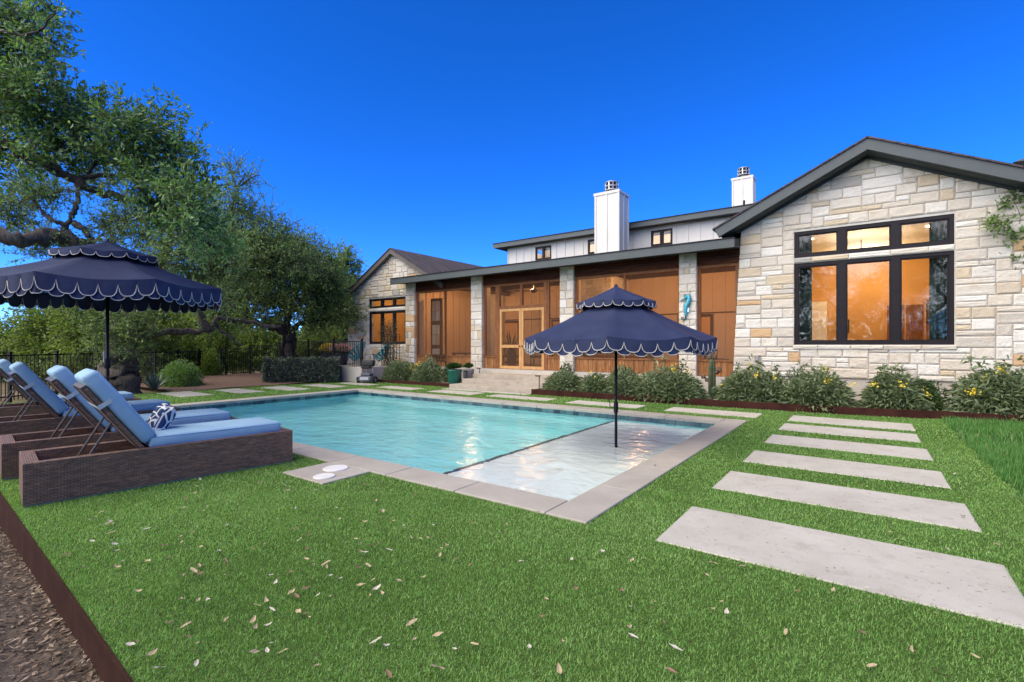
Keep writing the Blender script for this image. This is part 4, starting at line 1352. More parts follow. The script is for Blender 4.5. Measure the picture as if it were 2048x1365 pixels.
# ------------------------------------------------------------------ parasols
def parasol(label, loc, R0, z_rim, z_top, rot, n_sc, z_base, tier, pole_r=.021, val=.155):
    t = thing('parasol', label, 'parasol', loc, rot, 'scalloped navy parasols')
    N = 8
    def ring(r, z, k, sub=1):
        return [(r * cos(2 * pi * (i + .5) / N), r * sin(2 * pi * (i + .5) / N), z) for i in range(N)]
    def per(r, f):                       # point on the octagon, f in turns of N sides
        i = int(math.floor(f)) % N; q = f - math.floor(f)
        a, b = 2 * pi * (i + .5) / N, 2 * pi * (i + 1.5) / N
        return Vector((r * (cos(a) * (1 - q) + cos(b) * q), r * (sin(a) * (1 - q) + sin(b) * q), 0))
    def cone(r1, z1, r0, z0, name, mat, parent, sag):
        m = MB(); rows, cols = 7, 8
        for j in range(rows + 1):
            k = j / rows
            r, z = r1 + (r0 - r1) * k, z1 + (z0 - z1) * k
            for c in range(N * cols):
                f = c / cols
                q = f - math.floor(f)
                p = per(r, f); p.z = z - sag * sin(pi * q) * k * 1.0 - sag * .6 * sin(pi * k) + .004 * sin(f * 9 + k * 14) * sin(pi * q)
                m.v.append(tuple(p))
        nn = N * cols
        for j in range(rows):
            for c in range(nn):
                m.f.append((j * nn + c, j * nn + (c + 1) % nn, (j + 1) * nn + (c + 1) % nn, (j + 1) * nn + c)); m.m.append(0)
        return m.build(name, mat, parent, True, True)
    def valance(r, z, ns, h, shift, sag, parent, name, rpipe):
        S = 12; per_n = N * ns
        m = MB(); pts = []
        tot = per_n * S
        for c in range(tot):
            f = c / (ns * S) + shift / ns
            q = (f - math.floor(f))
            u = ((c / S) % 1.0)
            e = min(1, abs(2 * u - 1))
            drop = h * (.30 + .70 * (1 - e ** 3.2) ** .62)
            p = per(r, f)
            zt = z - sag * sin(pi * q)
            out = p.normalized() * (.012 * sin(pi * u) + .01 * sin(f * 5.3))
            a = Vector((p.x, p.y, zt)); b = Vector((p.x + out.x, p.y + out.y, zt - drop))
            m.v += [tuple(a), tuple((a + b) / 2 + out * .3), tuple(b)]
            pts.append(b + p.normalized() * .004)
        for c in range(tot):
            d = (c + 1) % tot
            for k in (0, 1): m.f.append((c * 3 + k, c * 3 + k + 1, d * 3 + k + 1, d * 3 + k)); m.m.append(0)
        v = m.build(name, MATS['navy'], parent, True, True)
        q = MB(); q.tube(pts, rpipe, 4, closed=True)
        q.build('piping', MATS['piping'], v, True, True)
        return v
    can = cone(tier * .62, z_top - (z_top - z_rim) * .36, R0, z_rim, 'canopy', MATS['navy'], t, .05)
    valance(R0 + .004, z_rim - .0, n_sc, val, 0, .05, t, 'valance', .0056)
    valance(R0 - .010, z_rim - .045, n_sc, val, .5, .05, t, 'valance', .005)
    cone(.02, z_top, tier, z_top - (z_top - z_rim) * .30, 'top_canopy', MATS['navy'], t, .02)
    valance(tier + .003, z_top - (z_top - z_rim) * .30, 3, .085, 0, .02, t, 'top_valance', .005)
    m = MB()
    for i in range(N):
        a = 2 * pi * (i + .5) / N
        m = MB(); m.tube([(.03 * cos(a), .03 * sin(a), z_top - .12), (tier * .6 * cos(a), tier * .6 * sin(a), z_top - (z_top - z_rim) * .36 - .07), ((R0 - .01) * cos(a), (R0 - .01) * sin(a), z_rim - .05)], .009, 5)
        rb = m.build('rib', MATS['black_metal'], t, True)
        k = .52
        q = MB(); q.tube([(.04 * cos(a), .04 * sin(a), z_rim - .08), (R0 * k * cos(a), R0 * k * sin(a), z_rim + (z_top - z_rim) * .33 - .08)], .007, 5); q.build('strut', MATS['black_metal'], rb, True)
    m = MB(); m.lathe([(.045, 0), (.05, .03), (.05, .07), (.03, .10)], 12, (0, 0, z_rim - .12)); m.build('runner', MATS['black_metal'], t, True)
    m = MB(); m.lathe([(.012, 0), (.03, .015), (.02, .04), (.004, .055)], 10, (0, 0, z_top - .01)); m.build('finial', MATS['navy'], t, True)
    m = MB(); m.tube([(0, 0, z_base), (0, 0, z_base + .5), (0, 0, z_top - .03)], pole_r, 12); m.build('pole', MATS['black_metal'], t, True, True)
    return t


P1 = parasol('open navy parasol with white scalloped trim standing in the pool', (-3.02, 6.79, 0), 1.39, 1.455, 2.215, R(-3), 5, -.30, .57)
q = MB(); q.lathe([(.032, 0), (.036, .05), (.032, .16)], 10, (0, 0, .34)); q.tube([(-.02, -.02, .42), (-.075, -.05, .42), (-.075, -.05, .50), (-.10, -.06, .52)], .007, 6)
q.build('crank', MATS['black_metal'], P1, True)
P2 = parasol('open navy parasol with white scalloped trim shading the loungers', (-8.55, 2.19, 0), 1.42, 2.17, 2.78, R(-18), 6, .02, .60, val=.20)
q = MB(); q.lathe([(.036, 0), (.042, .05), (.036, .14)], 10, (0, 0, 1.02)); q.build('crank', MATS['black_metal'], P2, True)
q = MB(); q.rbox(-.06, -.02, -.05, -.01, 1.10, 1.26, .008, 1); q.build('crank_handle', MATS['piping'], P2, True)
q = MB(); q.lathe([(.25, 0), (.25, .05), (.06, .08), (.035, .35)], 24); q.build('base', MATS['black_metal'], P2, True)


# ------------------------------------------------------------------ loungers
def make_lounger():
    t = thing('sun_lounger', 'x', 'sun lounger')
    W, L, Hh = .36, 2.20, .36
    m = MB()
    m.box(-W, -W + .09, 0, L, .012, Hh); m.box(W - .09, W, 0, L, .012, Hh)
    m.box(-W + .09, W - .09, .0, .10, .012, Hh - .0005); m.box(-W + .09, W - .09, L - .09, L, .012, Hh - .0005)
    m.box(-W + .09, W - .09, .10, L - .09, .03, .06)
    m.box(-W + .09, W - .09, .86, L - .09, .28, .345)
    base = m.build('base', MATS['wicker'], t, True)
    q = MB(); q.box(-W + .01, W - .01, .01, L - .01, 0, .0115); q.build('foot_rail', MATS['galv'], base, True)
    q = MB(); q.rbox(-.30, .30, .86, 2.10, .345, .465, .035, 3, None, .014); sc_ = q.build('seat_cushion', MATS['cushion'], t, True, True)
    for z in (.448, .365):
        pp = [(x, y, z) for x, y in ((-.293, .87), (.293, .87), (.297, 1.5), (.293, 2.09), (-.293, 2.09), (-.297, 1.5))]
        q = MB(); q.tube(pp, .0055, 5, closed=True); q.build('piping', MATS['piping_blue'], sc_, True, True)
    ang = R(55)
    M = Matrix.Translation((0, .84, .36)) @ Matrix.Rotation(pi - ang, 4, 'X') @ Matrix.Rotation(pi, 4, 'Z')
    # local frame: +Y runs up the back, -Z looks backwards
    M = Matrix(((1, 0, 0, 0), (0, -cos(ang), sin(ang), .84), (0, sin(ang), cos(ang), .36), (0, 0, 0, 1)))
    q = MB(); q.rbox(-.30, .30, .0, .74, -.045, -.005, .008, 1, M); bk = q.build('backrest', MATS['wicker'], t, True)
    q = MB()
    for x in (-.285, .285): q.box(x - .012, x + .012, -.03, .75, -.052, -.046, M)
    q.box(-.297, .297, .742, .765, -.048, -.004, M); q.build('back_frame', MATS['bronze'], bk, True)
    q = MB(); q.rbox(-.305, .305, .03, .84, .0, .14, .04, 3, M, .012); bc = q.build('back_cushion', MATS['cushion'], t, True, True)
    for z in (.022, .122):
        pp = [M @ Vector((x, y, z)) for x, y in ((-.293, .04), (.293, .04), (.297, .45), (.293, .83), (-.293, .83), (-.297, .45))]
        q = MB(); q.tube(pp, .0055, 5, closed=True); q.build('piping', MATS['piping_blue'], bc, True, True)
    q = MB()
    q.box(-.306, .306, .52, .56, -.0565, -.0535, M); q.box(.302, .307, .52, .56, -.055, .06, M); q.box(-.307, -.302, .52, .56, -.055, .06, M)
    q.build('strap', MATS['strap'], bc, True)
    for x in (-.22, .22):
        a = M @ Vector((x, .36, -.055))
        q = MB(); q.tube([a, (x, .30, .10)], .011, 6)
        pr_ = q.build('prop', MATS['bronze'], t, True)
        q = MB(); pts = []
        for k in range(15):
            an = k / 14 * 3.7 * pi / 2; rr_ = .055 * (1 - k / 20)
            pts.append((x, .52 + rr_ * cos(an), .27 + rr_ * sin(an)))
        q.tube(pts, .008, 6); q.build('scroll', MATS['bronze'], pr_, True)
    return t


proto = make_lounger()
spots = [(-5.92, .93, -7.0, 'nearest wicker sun lounger with blue cushions, second patterned pillow on its seat'),
         (-7.30, .98, -6.0, 'wicker sun lounger with blue cushions and no pillow, next to the nearest one'),
         (-9.25, .96, -5.5, 'third wicker lounger from the camera, patterned pillow behind its raised back'),
         (-11.35, 1.10, -5.0, 'farthest wicker sun lounger with blue cushions, cut by the left edge')]
spots[0] = (-5.985, .93, -7.0, 'nearest wicker sun lounger with blue cushions, whole base in view on the turf')
for i, (x, y, a, lab) in enumerate(spots):
    o = proto if i == 0 else copy_tree(proto)
    o.location = (x, y, .004); o.rotation_euler = (0, 0, R(a))
    WM[o] = Matrix.LocRotScale(o.location, o.rotation_euler, o.scale)
    tag(o, lab, 'sun lounger', 'sun loungers by the pool')


def pillow(label, x, y, z, rz, s=.32):
    bm = bmesh.new(); bmesh.ops.create_grid(bm, x_segments=14, y_segments=14, size=.5)
    top = bmesh.ops.duplicate(bm, geom=bm.verts[:] + bm.edges[:] + bm.faces[:])
    me = bpy.data.meshes.new('pillow')
    V, F, UV = [], [], []
    n = 15
    for sgn in (1, -1):
        for j in range(n):
            for i in range(n):
                u, v = i / (n - 1) * 2 - 1, j / (n - 1) * 2 - 1
                b = ((1 - u ** 4) * (1 - v ** 4)) ** .5
                k = 1 - .10 * (1 - abs(u * v)) * max(abs(u), abs(v)) ** 2
                V.append((u * k * s / 2, v * k * s / 2, sgn * .085 * b))
    bm.free()
    for sidx in (0, 1):
        for j in range(n - 1):
            for i in range(n - 1):
                a = sidx * n * n + j * n + i
                f = (a, a + 1, a + n + 1, a + n)
                F.append(f if sidx == 0 else f[::-1])
    me.from_pydata(V, [], F); me.polygons.foreach_set('use_smooth', [True] * len(F)); box_uv(me)
    o = add('pillow', me, MATS['pillow_print'], None, loc=(x, y, z), rot=(R(62), R(4), rz))
    return tag(o, label, 'pillow', 'patterned pillows')


def on_lounger(i, lx, ly):
    x, y, a, _ = spots[i]; a = R(a)
    return x + lx * cos(a) - ly * sin(a), y + lx * sin(a) + ly * cos(a)


x, y = on_lounger(0, -.11, 1.04); pillow('navy and white patterned pillow on the nearest lounger', x, y, .575, R(-7))
x, y = on_lounger(2, -.06, 1.04); pillow('navy and white patterned pillow half hidden on the third lounger', x, y, .60, R(-4))


# ------------------------------------------------------------------ fences
pk = MB(); pk.box(-.008, .008, -.008, .008, .05, 1.17); PK = pk.mesh('picket'); PK.materials.append(MATS['black_metal'])
po = MB(); po.box(-.03, .03, -.03, .03, 0, 1.24); po.box(-.036, .036, -.036, .036, 1.24, 1.262); PO = po.mesh('post'); PO.materials.append(MATS['black_metal'])


def fence(label, pts, panel, gap, zf):
    t = thing('metal_fence', label, 'fence', (pts[0][0], pts[0][1], zf(0)), 0, 'black metal fences')
    tot = 0
    for i in range(len(pts) - 1):
        a, b = Vector((*pts[i], 0)), Vector((*pts[i + 1], 0))
        d = b - a; L = d.length; d.normalize(); an = atan2(d.y, d.x)
        npan = max(1, round(L / panel)); pl = L / npan
        for k in range(npan + 1):
            if k == 0 and i > 0: continue
            p = a + d * (pl * k); add('post', PO, None, t, loc=(p.x, p.y, zf(tot + pl * k)), rot=(0, 0, an))
        for k in range(npan):
            n = max(1, round(pl / gap))
            z0 = (zf(tot + pl * k) + zf(tot + pl * (k + 1))) / 2
            for q in range(1, n):
                p = a + d * (pl * (k + q / n)); add('picket', PK, None, t, loc=(p.x, p.y, z0), rot=(0, 0, an))
            M = Matrix.Translation(a + d * (pl * k) + Vector((0, 0, z0))) @ Matrix.Rotation(an, 4, 'Z')
            for z in (.13, 1.15):
                m = MB(); m.box(.03, pl - .03, -.0145, .0145, z, z + .032, M); m.build('rail', MATS['black_metal'], t)
        tot += L
    return t


fence('long black picket fence in the trees behind the loungers', [(-15.6, .45), (-22.6, 9.55)], 1.31, .105, lambda s: -.08 + .0 * s)
fence('black picket fence climbing from the mulch towards the hedge', [(-22.5, 9.65), (-20.2, 11.0)], 1.33, .105, lambda s: -.06 + .10 * s)
fence('short black picket fence on the patio before flowers and teal chairs', [(-19.88, 11.07), (-14.74, 11.07)], 1.71, .107, lambda s: .545 - .235)
PATCH_POST = MB(); PATCH_POST.box(-.03, .03, -.03, .03, 0, .3)

# ------------------------------------------------------------------ patio furniture
def string_chair(label, x, y, z, rz):
    t = thing('string_chair', label, 'chair', (x, y, z), rz, 'teal string chairs on the patio')
    rim = []
    for k in range(28):
        a = 2 * pi * k / 28
        u, v = cos(a), sin(a)
        rim.append(Vector((.40 * u * (1 - .12 * v), .10 + -.30 * v + .02, .62 + .30 * (-v) * -1)))
    q = MB(); q.tube(rim, .014, 6, closed=True); q.build('rim', MATS['teal'], t, True, True)
    c = Vector((0, .0, .30))
    for k in range(28):
        q = MB(); p = rim[k]; mid = (p + c) / 2 + Vector((0, 0, -.13)) + (p - c) * .12
        q.tube([p, mid, c], .009, 4)
        q.build('cord', MATS['teal'], t, True)
    # shell of cords, closely set
    q = MB(); rows = 5
    for j in range(rows + 1):
        s = j / rows
        for k in range(28):
            p = rim[k]; mid = (p + c) / 2 + Vector((0, 0, -.13)) + (p - c) * .12
            w_ = (1 - s) ** 2 * p + 2 * s * (1 - s) * mid + s * s * c
            q.v.append(tuple(w_))
    for j in range(rows):
        for k in range(28):
            if k % 2: q.f.append((j * 28 + k, j * 28 + (k + 1) % 28, (j + 1) * 28 + (k + 1) % 28, (j + 1) * 28 + k)); q.m.append(0)
    q.build('seat_shell', MATS['teal'], t, True)
    for a in (R(90), R(210), R(330)):
        q = MB(); q.tube([(.12 * cos(a), .12 * sin(a), .33), (.34 * cos(a), .34 * sin(a), .0)], .010, 5); q.build('leg', MATS['black_metal'], t, True)
    return t


string_chair('teal string chair behind the patio fence pickets', -15.95, 11.9, .545, R(118))
string_chair('teal string chair just right of the fence end post', -15.0, 12.35, .545, R(134))
st_ = thing('side_table', 'small dark side table between the teal string chairs', 'table', (-15.45, 12.1, .545))
m = MB(); m.lathe([(.2, 0), (.2, .02)], 18, (0, 0, .42)); m.build('table_top', MATS['dark_wicker'], st_, True)
for a in (0, 2.1, 4.2):
    m = MB(); m.tube([(.05 * cos(a), .05 * sin(a), .42), (.16 * cos(a), .16 * sin(a), 0)], .01, 5); m.build('leg', MATS['black_metal'], st_, True)


def cloud(n, c, r, rg):
    v = unit(rg.normal(size=(n, 3))); k = rg.random(n) ** (1 / 3)
    return np.array(c) + v * k[:, None] * np.array(r), v


def leaves(name, pos, dirs, L, Wd, mat, parent, tone, rg, fold=.25, droop=0.0):
    n = len(pos)
    L = np.broadcast_to(L, n); Wd = np.broadcast_to(Wd, n)
    d = unit(dirs)
    s = unit(np.cross(d, rg.normal(size=(n, 3))))
    nn = np.cross(d, s)
    mid = pos + d * (L * .48)[:, None]
    tip = pos + d * L[:, None] + np.array([0, 0, -1.0]) * (droop * L)[:, None]
    up = nn * (Wd * fold)[:, None]
    V = np.stack([pos, mid + s * Wd[:, None] / 2 + up, tip, mid - s * Wd[:, None] / 2 + up], 1).reshape(-1, 3)
    return np_mesh(name, V, 4, MATS[mat], parent, tone, faces=[(0, 1, 2), (0, 2, 3)])


rgp = np.random.default_rng(5)
for (x, y, lab, k0, k1) in ((-17.75, 11.75, 'navy pot of yellow and pink flowers behind the patio fence', .55, 1.0), (-16.95, 11.75, 'navy pot of pink flowers beside the teal chair', 0, .45)):
    t = thing('flower_pot', lab, 'flower pot', (x, y, .545), 0, 'flower pots on the patio')
    m = MB(); m.lathe([(.20, 0), (.27, .2), (.29, .40), (.31, .42), (.31, .46), (.27, .46), (.26, .42)], 22); m.build('pot', MATS['navy_pot'], t, True, True)
    p, v = cloud(900, (x, y, 1.08), (.42, .34, .20), rgp); v[:, 2] = np.abs(v[:, 2])
    leaves('foliage', p, v, .09, .05, 'box_leaf', t, rgp.random(900), rgp)
    p, v = cloud(420, (x, y, 1.17), (.46, .36, .20), rgp); v[:, 2] = np.abs(v[:, 2]) + .4
    leaves('flower', p, v, .085, .085, 'blossom_mix', t, rgp.uniform(k0, k1, 420), rgp)

# robot cleaner on its caddy
t = thing('pool_cleaner', 'grey robotic pool cleaner hanging on a wheeled caddy by the retaining wall', 'pool cleaner', (-14.25, 10.92, .0), R(25))
m = MB(); m.rbox(-.24, .24, -.20, .20, .06, .26, .05, 2); m.rbox(-.19, .19, -.15, .15, .25, .36, .05, 2); m.build('body', MATS['grey_plastic'], t, True)
m = MB(); m.rbox(-.16, .16, -.215, -.20, .12, .22, .006, 1); m.build('filter_panel', MATS['pale_plastic'], t, True)
for sx in (-1, 1):
    m = MB(); m.tube([(sx * .25, -.17, .16), (sx * .25, .17, .16)], .075, 12); m.build('track', MATS['rubber'], t, True)
for sx in (-1, 1):
    m = MB(); m.tube([(sx * .28, -.02, .11), (sx * .33, -.02, .11)], .11, 18); w_ = m.build('wheel', MATS['rubber'], t, True)
    m = MB(); m.tube([(sx * .331, -.02, .11), (sx * .338, -.02, .11)], .06, 14); m.build('rim', MATS['pale_plastic'], w_, True)
m = MB()
for sx in (-.12, .12): m.tube([(sx, .14, .10), (sx, .20, .55), (sx, .22, .92)], .014, 6)
m.tube([(-.12, .22, .92), (-.06, .22, .98), (.06, .22, .98), (.12, .22, .92)], .014, 6); m.build('handle', MATS['pale_plastic'], t, True)
m = MB(); m.rbox(-.24, .22, .02, .24, .58, .82, .07, 3); m.rbox(-.28, .10, .05, .2, .50, .62, .05, 2); m.build('hanging_cover', MATS['dark_plastic'], t, True)

# trellis and vine
t = thing('trellis', 'black wire trellis with a thin climbing vine before the left window', 'trellis', (-14.55, 12.3, .1))
for k in range(7):
    m = MB(); m.tube([(-15.15 + k * .17, 12.3, .08), (-15.15 + k * .17, 12.3, 1.75)], .010, 5); m.build('bar', MATS['black_metal'], t)
for k in range(8):
    m = MB(); m.tube([(-15.17, 12.3, .25 + k * .2), (-14.11, 12.3, .25 + k * .2)], .007, 5); m.build('crossbar', MATS['black_metal'], t)
v_ = thing('climbing_vine', 'sparse dark vine climbing the black trellis', 'vine', (-14.6, 12.25, .1))
m = MB()
VP = []
for k in range(9):
    pts = [Vector((-14.6 + random.uniform(-.3, .3), 12.25, .1))]
    for j in range(9):
        pts.append(pts[-1] + Vector((random.uniform(-.12, .12), random.uniform(-.02, .02), random.uniform(.18, .26))))
    pts = [Vector((p.x, p.y, p.z)) for p in pts]
    m.tube(pts, .007, 4); VP += [tuple(p) for p in pts[1:]]
m.build('stem', MATS['bark_dark'], v_)
VP = np.array(VP); idx = rgp.integers(0, len(VP), 2600)
p = VP[idx] + rgp.normal(size=(2600, 3)) * np.array([.12, .05, .12]); k = p[:, 2] > .5
leaves('foliage', p[k], rgp.normal(size=(k.sum(), 3)), .06, .028, 'vine_leaf', v_, rgp.random(k.sum()), rgp)

# pots by the steps
def pot_plant(label, x, y, z, prof, mat, sq, lr, n):
    t = thing('planter_pot', label, 'pot', (x, y, z))
    m = MB(); m.lathe(prof, 28, (0, 0, 0), sq); m.build('pot', MATS[mat], t, True, True)
    h = prof[-2][1]
    m = MB(); m.lathe([(prof[-2][0] * .9, 0), (prof[-2][0] * .9, .012)], 20, (0, 0, h - .04)); m.build('soil', MATS['soil'], t, True)
    p, v = cloud(n, (x, y, z + h + .08), (lr, lr, .07), rgp); v[:, 2] = np.abs(v[:, 2]) + .3
    leaves('foliage', p, v, .10, .04, 'box_leaf', t, rgp.random(n), rgp)
    return t


pot_plant('tall green glazed pot with a low plant left of the steps', -10.82, 11.72, .0, [(.15, 0), (.17, .02), (.225, .25), (.235, .48), (.25, .52), (.25, .55), (.215, .55), (.2, .5)], 'green_glaze', 0, .22, 900)
pot_plant('plain grey pot half hidden behind the green glazed pot', -10.78, 12.35, .1, [(.14, 0), (.18, .2), (.20, .42), (.20, .44), (.17, .44), (.16, .4)], 'grey_pot', 0, .12, 250)

# path lights
def path_light(label, x, y, z, h=.36, tilt=0.0):
    t = thing('path_light', label, 'path light', (x, y, z), 0, 'black path lights', rot=(0, tilt, 0))
    m = MB(); m.tube([(0, 0, -.05), (0, 0, h)], .012, 8); m.build('stake', MATS['black_metal'], t, True)
    m = MB(); m.rbox(-.12, .03, -.03, .03, h, h + .03, .006, 1); m.build('lamp_head', MATS['black_metal'], t, True)


path_light('black path light beside the right end of the steps', -7.22, 11.2, .085, .40)
path_light('black path light left of the top porch step', -10.62, 12.75, .12, .42)
path_light('black path light between green pot and steps', -10.58, 12.05, .1, .36)
path_light('leaning black path light before the pale foundation, far right', 1.36, 12.35, .10, .38, R(-9))

# metal cacti
t = thing('metal_cactus', 'tall green and rust metal saguaro sculpture by the porch', 'garden sculpture', (-3.02, 12.35, .09))
def ribbed(m, pts, r, n=9, depth=.22):
    b = len(m.v); pts = [Vector(p) for p in pts]; S = n * 4
    for i, p in enumerate(pts):
        d = (pts[min(i + 1, len(pts) - 1)] - pts[max(i - 1, 0)]).normalized()
        u = d.orthogonal().normalized(); w_ = d.cross(u)
        rr_ = r[i] if isinstance(r, (list, tuple)) else r
        for k in range(S):
            a = 2 * pi * k / S; q = rr_ * (1 - depth * (.5 + .5 * cos(n * a)))
            m.v.append(tuple(p + (u * cos(a) + w_ * sin(a)) * q))
    for i in range(len(pts) - 1):
        for k in range(S):
            m.f.append((b + i * S + k, b + i * S + (k + 1) % S, b + (i + 1) * S + (k + 1) % S, b + (i + 1) * S + k)); m.m.append(0)
    m.f.append(tuple(b + (len(pts) - 1) * S + k for k in range(S))); m.m.append(0)
m = MB(); ribbed(m, [(0, 0, 0), (0, 0, .3), (0, 0, .7), (0, 0, .86), (0, 0, .93)], [.085, .088, .085, .07, .03], 7); m.build('stem', MATS['cactus'], t, True)
m = MB(); ribbed(m, [(.06, 0, .60), (.13, 0, .60), (.17, 0, .64), (.17, 0, .72), (.17, 0, .74)], [.04, .055, .06, .05, .02], 6); m.build('arm', MATS['cactus_brown'], t, True)
m = MB(); ribbed(m, [(-.06, 0, .40), (-.14, 0, .42), (-.19, 0, .46), (-.20, 0, .52), (-.2, 0, .55)], [.04, .055, .06, .05, .02], 6); m.build('arm', MATS['cactus_brown'], t, True)
for sx in (-.055, .055):
    m = MB(); ribbed(m, [(sx, 0, .90), (sx, 0, .94), (sx, 0, 1.0), (sx, 0, 1.03)], [.045, .06, .055, .02], 6); m.build('flower_bud', MATS['cactus_brown'], t, True)
t = thing('barrel_cactus', 'squat brown ribbed barrel cactus sculpture with a yellow flower', 'garden sculpture', (-2.80, 11.95, .085))
m = MB(); ribbed(m, [(0, 0, 0), (0, 0, .06), (0, 0, .16), (0, 0, .25), (0, 0, .30), (0, 0, .315)], [.10, .14, .155, .14, .09, .03], 9, .3); m.build('body', MATS['cactus'], t, True)
m = MB(); m.lathe([(.012, 0), (.05, .03), (.06, .045), (.02, .04)], 10, (.09, 0, .30)); m.build('flower', MATS['yellow'], t, True)

# seahorse plaque on the fourth column
t = thing('seahorse_plaque', 'teal metal seahorse hanging on the stone column', 'wall art', (-3.87, 13.155, 1.98))
body = catmull([(-.02, 0, .60), (.055, 0, .66), (.085, 0, .60), (.07, 0, .50), (.02, 0, .40), (-.005, 0, .30), (.0, 0, .20), (.0, 0, .14)], 5)
n = len(body)
m = MB(); m.tube([(p.x, p.y - .02, p.z) for p in body], [.030 + .028 * sin(pi * (i / n) ** .8) for i in range(n)], 10); m.build('body', MATS['sea_teal'], t, True, True)
tail = catmull([(.0, 0, .15), (-.005, 0, .08), (-.05, 0, .035), (-.10, 0, .05), (-.105, 0, .095), (-.07, 0, .105), (-.06, 0, .08)], 5)
m = MB(); m.tube([(p.x, p.y - .02, p.z) for p in tail], [.022 - .014 * i / len(tail) for i in range(len(tail))], 8); m.build('tail', MATS['sea_dark'], t, True, True)
m = MB(); m.tube([(-.01, -.02, .61), (-.07, -.02, .575), (-.135, -.02, .535)], [.035, .016, .014], 8); m.build('snout', MATS['sea_teal'], t, True, True)
m = MB(); m.tube([(-.03, -.02, .64), (-.05, -.02, .70), (-.02, -.02, .69), (.03, -.02, .68)], [.02, .006, .014, .02], 6); m.build('crest', MATS['sea_dark'], t, True)
m = MB(); m.prism([(.05, .36), (.095, .33), (.09, .25), (.06, .22), (.02, .28)], -.03, -.02); m.build('fin', MATS['sea_pale'], t, True)

# lantern, socket box, lattice stand
t = thing('wall_lantern', 'dark metal lantern on the stone wall left of the window', 'lantern', (-18.05, 13.31, 2.36))
m = MB(); m.box(-.05, .05, -.02, .02, .14, .36); m.tube([(0, -.02, .30), (0, -.13, .34), (0, -.13, .28)], .012, 6); m.build('bracket', MATS['black_metal'], t, True)
m = MB()
for sx in (-1, 1):
    for sy in (-1, 1): m.box(sx * .075 - .008, sx * .075 + .008, -.13 + sy * .075 - .008, -.13 + sy * .075 + .008, -.04, .24)
m.box(-.085, .085, -.215, -.045, -.06, -.04); m.box(-.09, .09, -.22, -.04, .24, .27); m.build('cage', MATS['black_metal'], t, True)
m = MB(); m.box(-.066, .066, -.196, -.064, -.038, .238); m.build('glass_case', MATS['glass'], t, True)
t = thing('socket_box', 'small grey weatherproof socket box on the stone wall', 'socket box', (-2.17, 13.15, 1.03))
m = MB(); m.rbox(-.045, .045, -.035, .05, -.07, .07, .008, 1); m.build('housing', MATS['galv'], t, True)
m = MB(); m.rbox(-.038, .038, -.043, -.035, -.062, .062, .003, 1); m.build('cover', MATS['grey_pot'], t, True)
t = thing('plant_stand', 'low black metal lattice stand on the porch edge behind the bush', 'plant stand', (-13.0, 13.2, .545))
m = MB()
for z in (.18, .30, .42): m.box(-.42, .42, -.04, -.02, z, z + .025)
for k in range(11): m.box(-.42 + k * .082, -.40 + k * .082, -.041, -.019, .18, .445)
m.build('lattice', MATS['black_metal'], t, True)
m = MB()
for x in (-.4, .4): m.box(x - .012, x + .012, -.04, -.016, 0, .18)
m.build('leg', MATS['black_metal'], t, True)

# ------------------------------------------------------------------ things seen indoors
def fan(label, x, y, z, r, rz, mat):
    t = thing('ceiling_fan', label, 'ceiling fan', (x, y, z), rz, 'ceiling fans')
    m = MB(); m.tube([(0, 0, 0), (0, 0, .35)], .015, 8); m.build('downrod', MATS['black_metal'], t, True)
    m = MB(); m.lathe([(.04, -.14), (.11, -.10), (.12, -.02), (.04, .02)], 16); m.build('motor', MATS['black_metal'], t, True)
    for k in range(4):
        a = pi / 2 * k
        m = MB(); m.rbox(.12, r, -.055, .055, -.075, -.063, .004, 1, Matrix.Rotation(a, 4, 'Z') @ Matrix.Rotation(R(10), 4, 'X')); m.build('blade', MATS[mat], t, True)


fan('dark ceiling fan seen through the transom of the big window', -.12, 15.6, 3.72, .75, R(20), 'dark_wicker')
fan('dark ceiling fan under the porch ceiling above the screen doors', -9.9, 15.0, 3.40, .70, R(35), 'dark_wicker')
for x0, x1, lab in ((-2.05, -1.06, 'dark teal curtain at the left side of the big window'), (1.08, 2.1, 'dark teal curtain at the right side of the big window')):
    m = MB(); n = 44
    for z in (FLOOR + .02, 2.2, 4.0):
        for i in range(n + 1):
            m.v.append((x0 + (x1 - x0) * i / n, 13.62 + .045 * sin(i * 1.15) + .01 * sin(i * .7 + z), z))
    for j in (0, 1):
        for i in range(n): m.f.append((j * (n + 1) + i, j * (n + 1) + i + 1, (j + 1) * (n + 1) + i + 1, (j + 1) * (n + 1) + i)); m.m.append(0)
    o = m.build('curtain', MATS['curtain'], None, smooth=True)
    md = o.modifiers.new('thick', 'SOLIDIFY'); md.thickness = .006
    tag(o, lab, 'curtain', 'curtains of the big window')
for x, z, w_, h_, lab in ((-.62, 1.95, .34, .42, 'small dark framed picture on the ochre wall, middle pane'), (1.62, 2.3, .40, .60, 'dark framed picture on the ochre wall, right pane')):
    t = thing('picture', lab, 'picture', (x, 18.97, z))
    m = MB(); m.box(-w_ / 2, w_ / 2, -.03, 0, -h_ / 2, h_ / 2); m.build('frame', MATS['black_frame'], t, True)
    m = MB(); m.box(-w_ / 2 + .03, w_ / 2 - .03, -.034, -.030, -h_ / 2 + .03, h_ / 2 - .03); m.build('print', MATS['picture'], t, True)


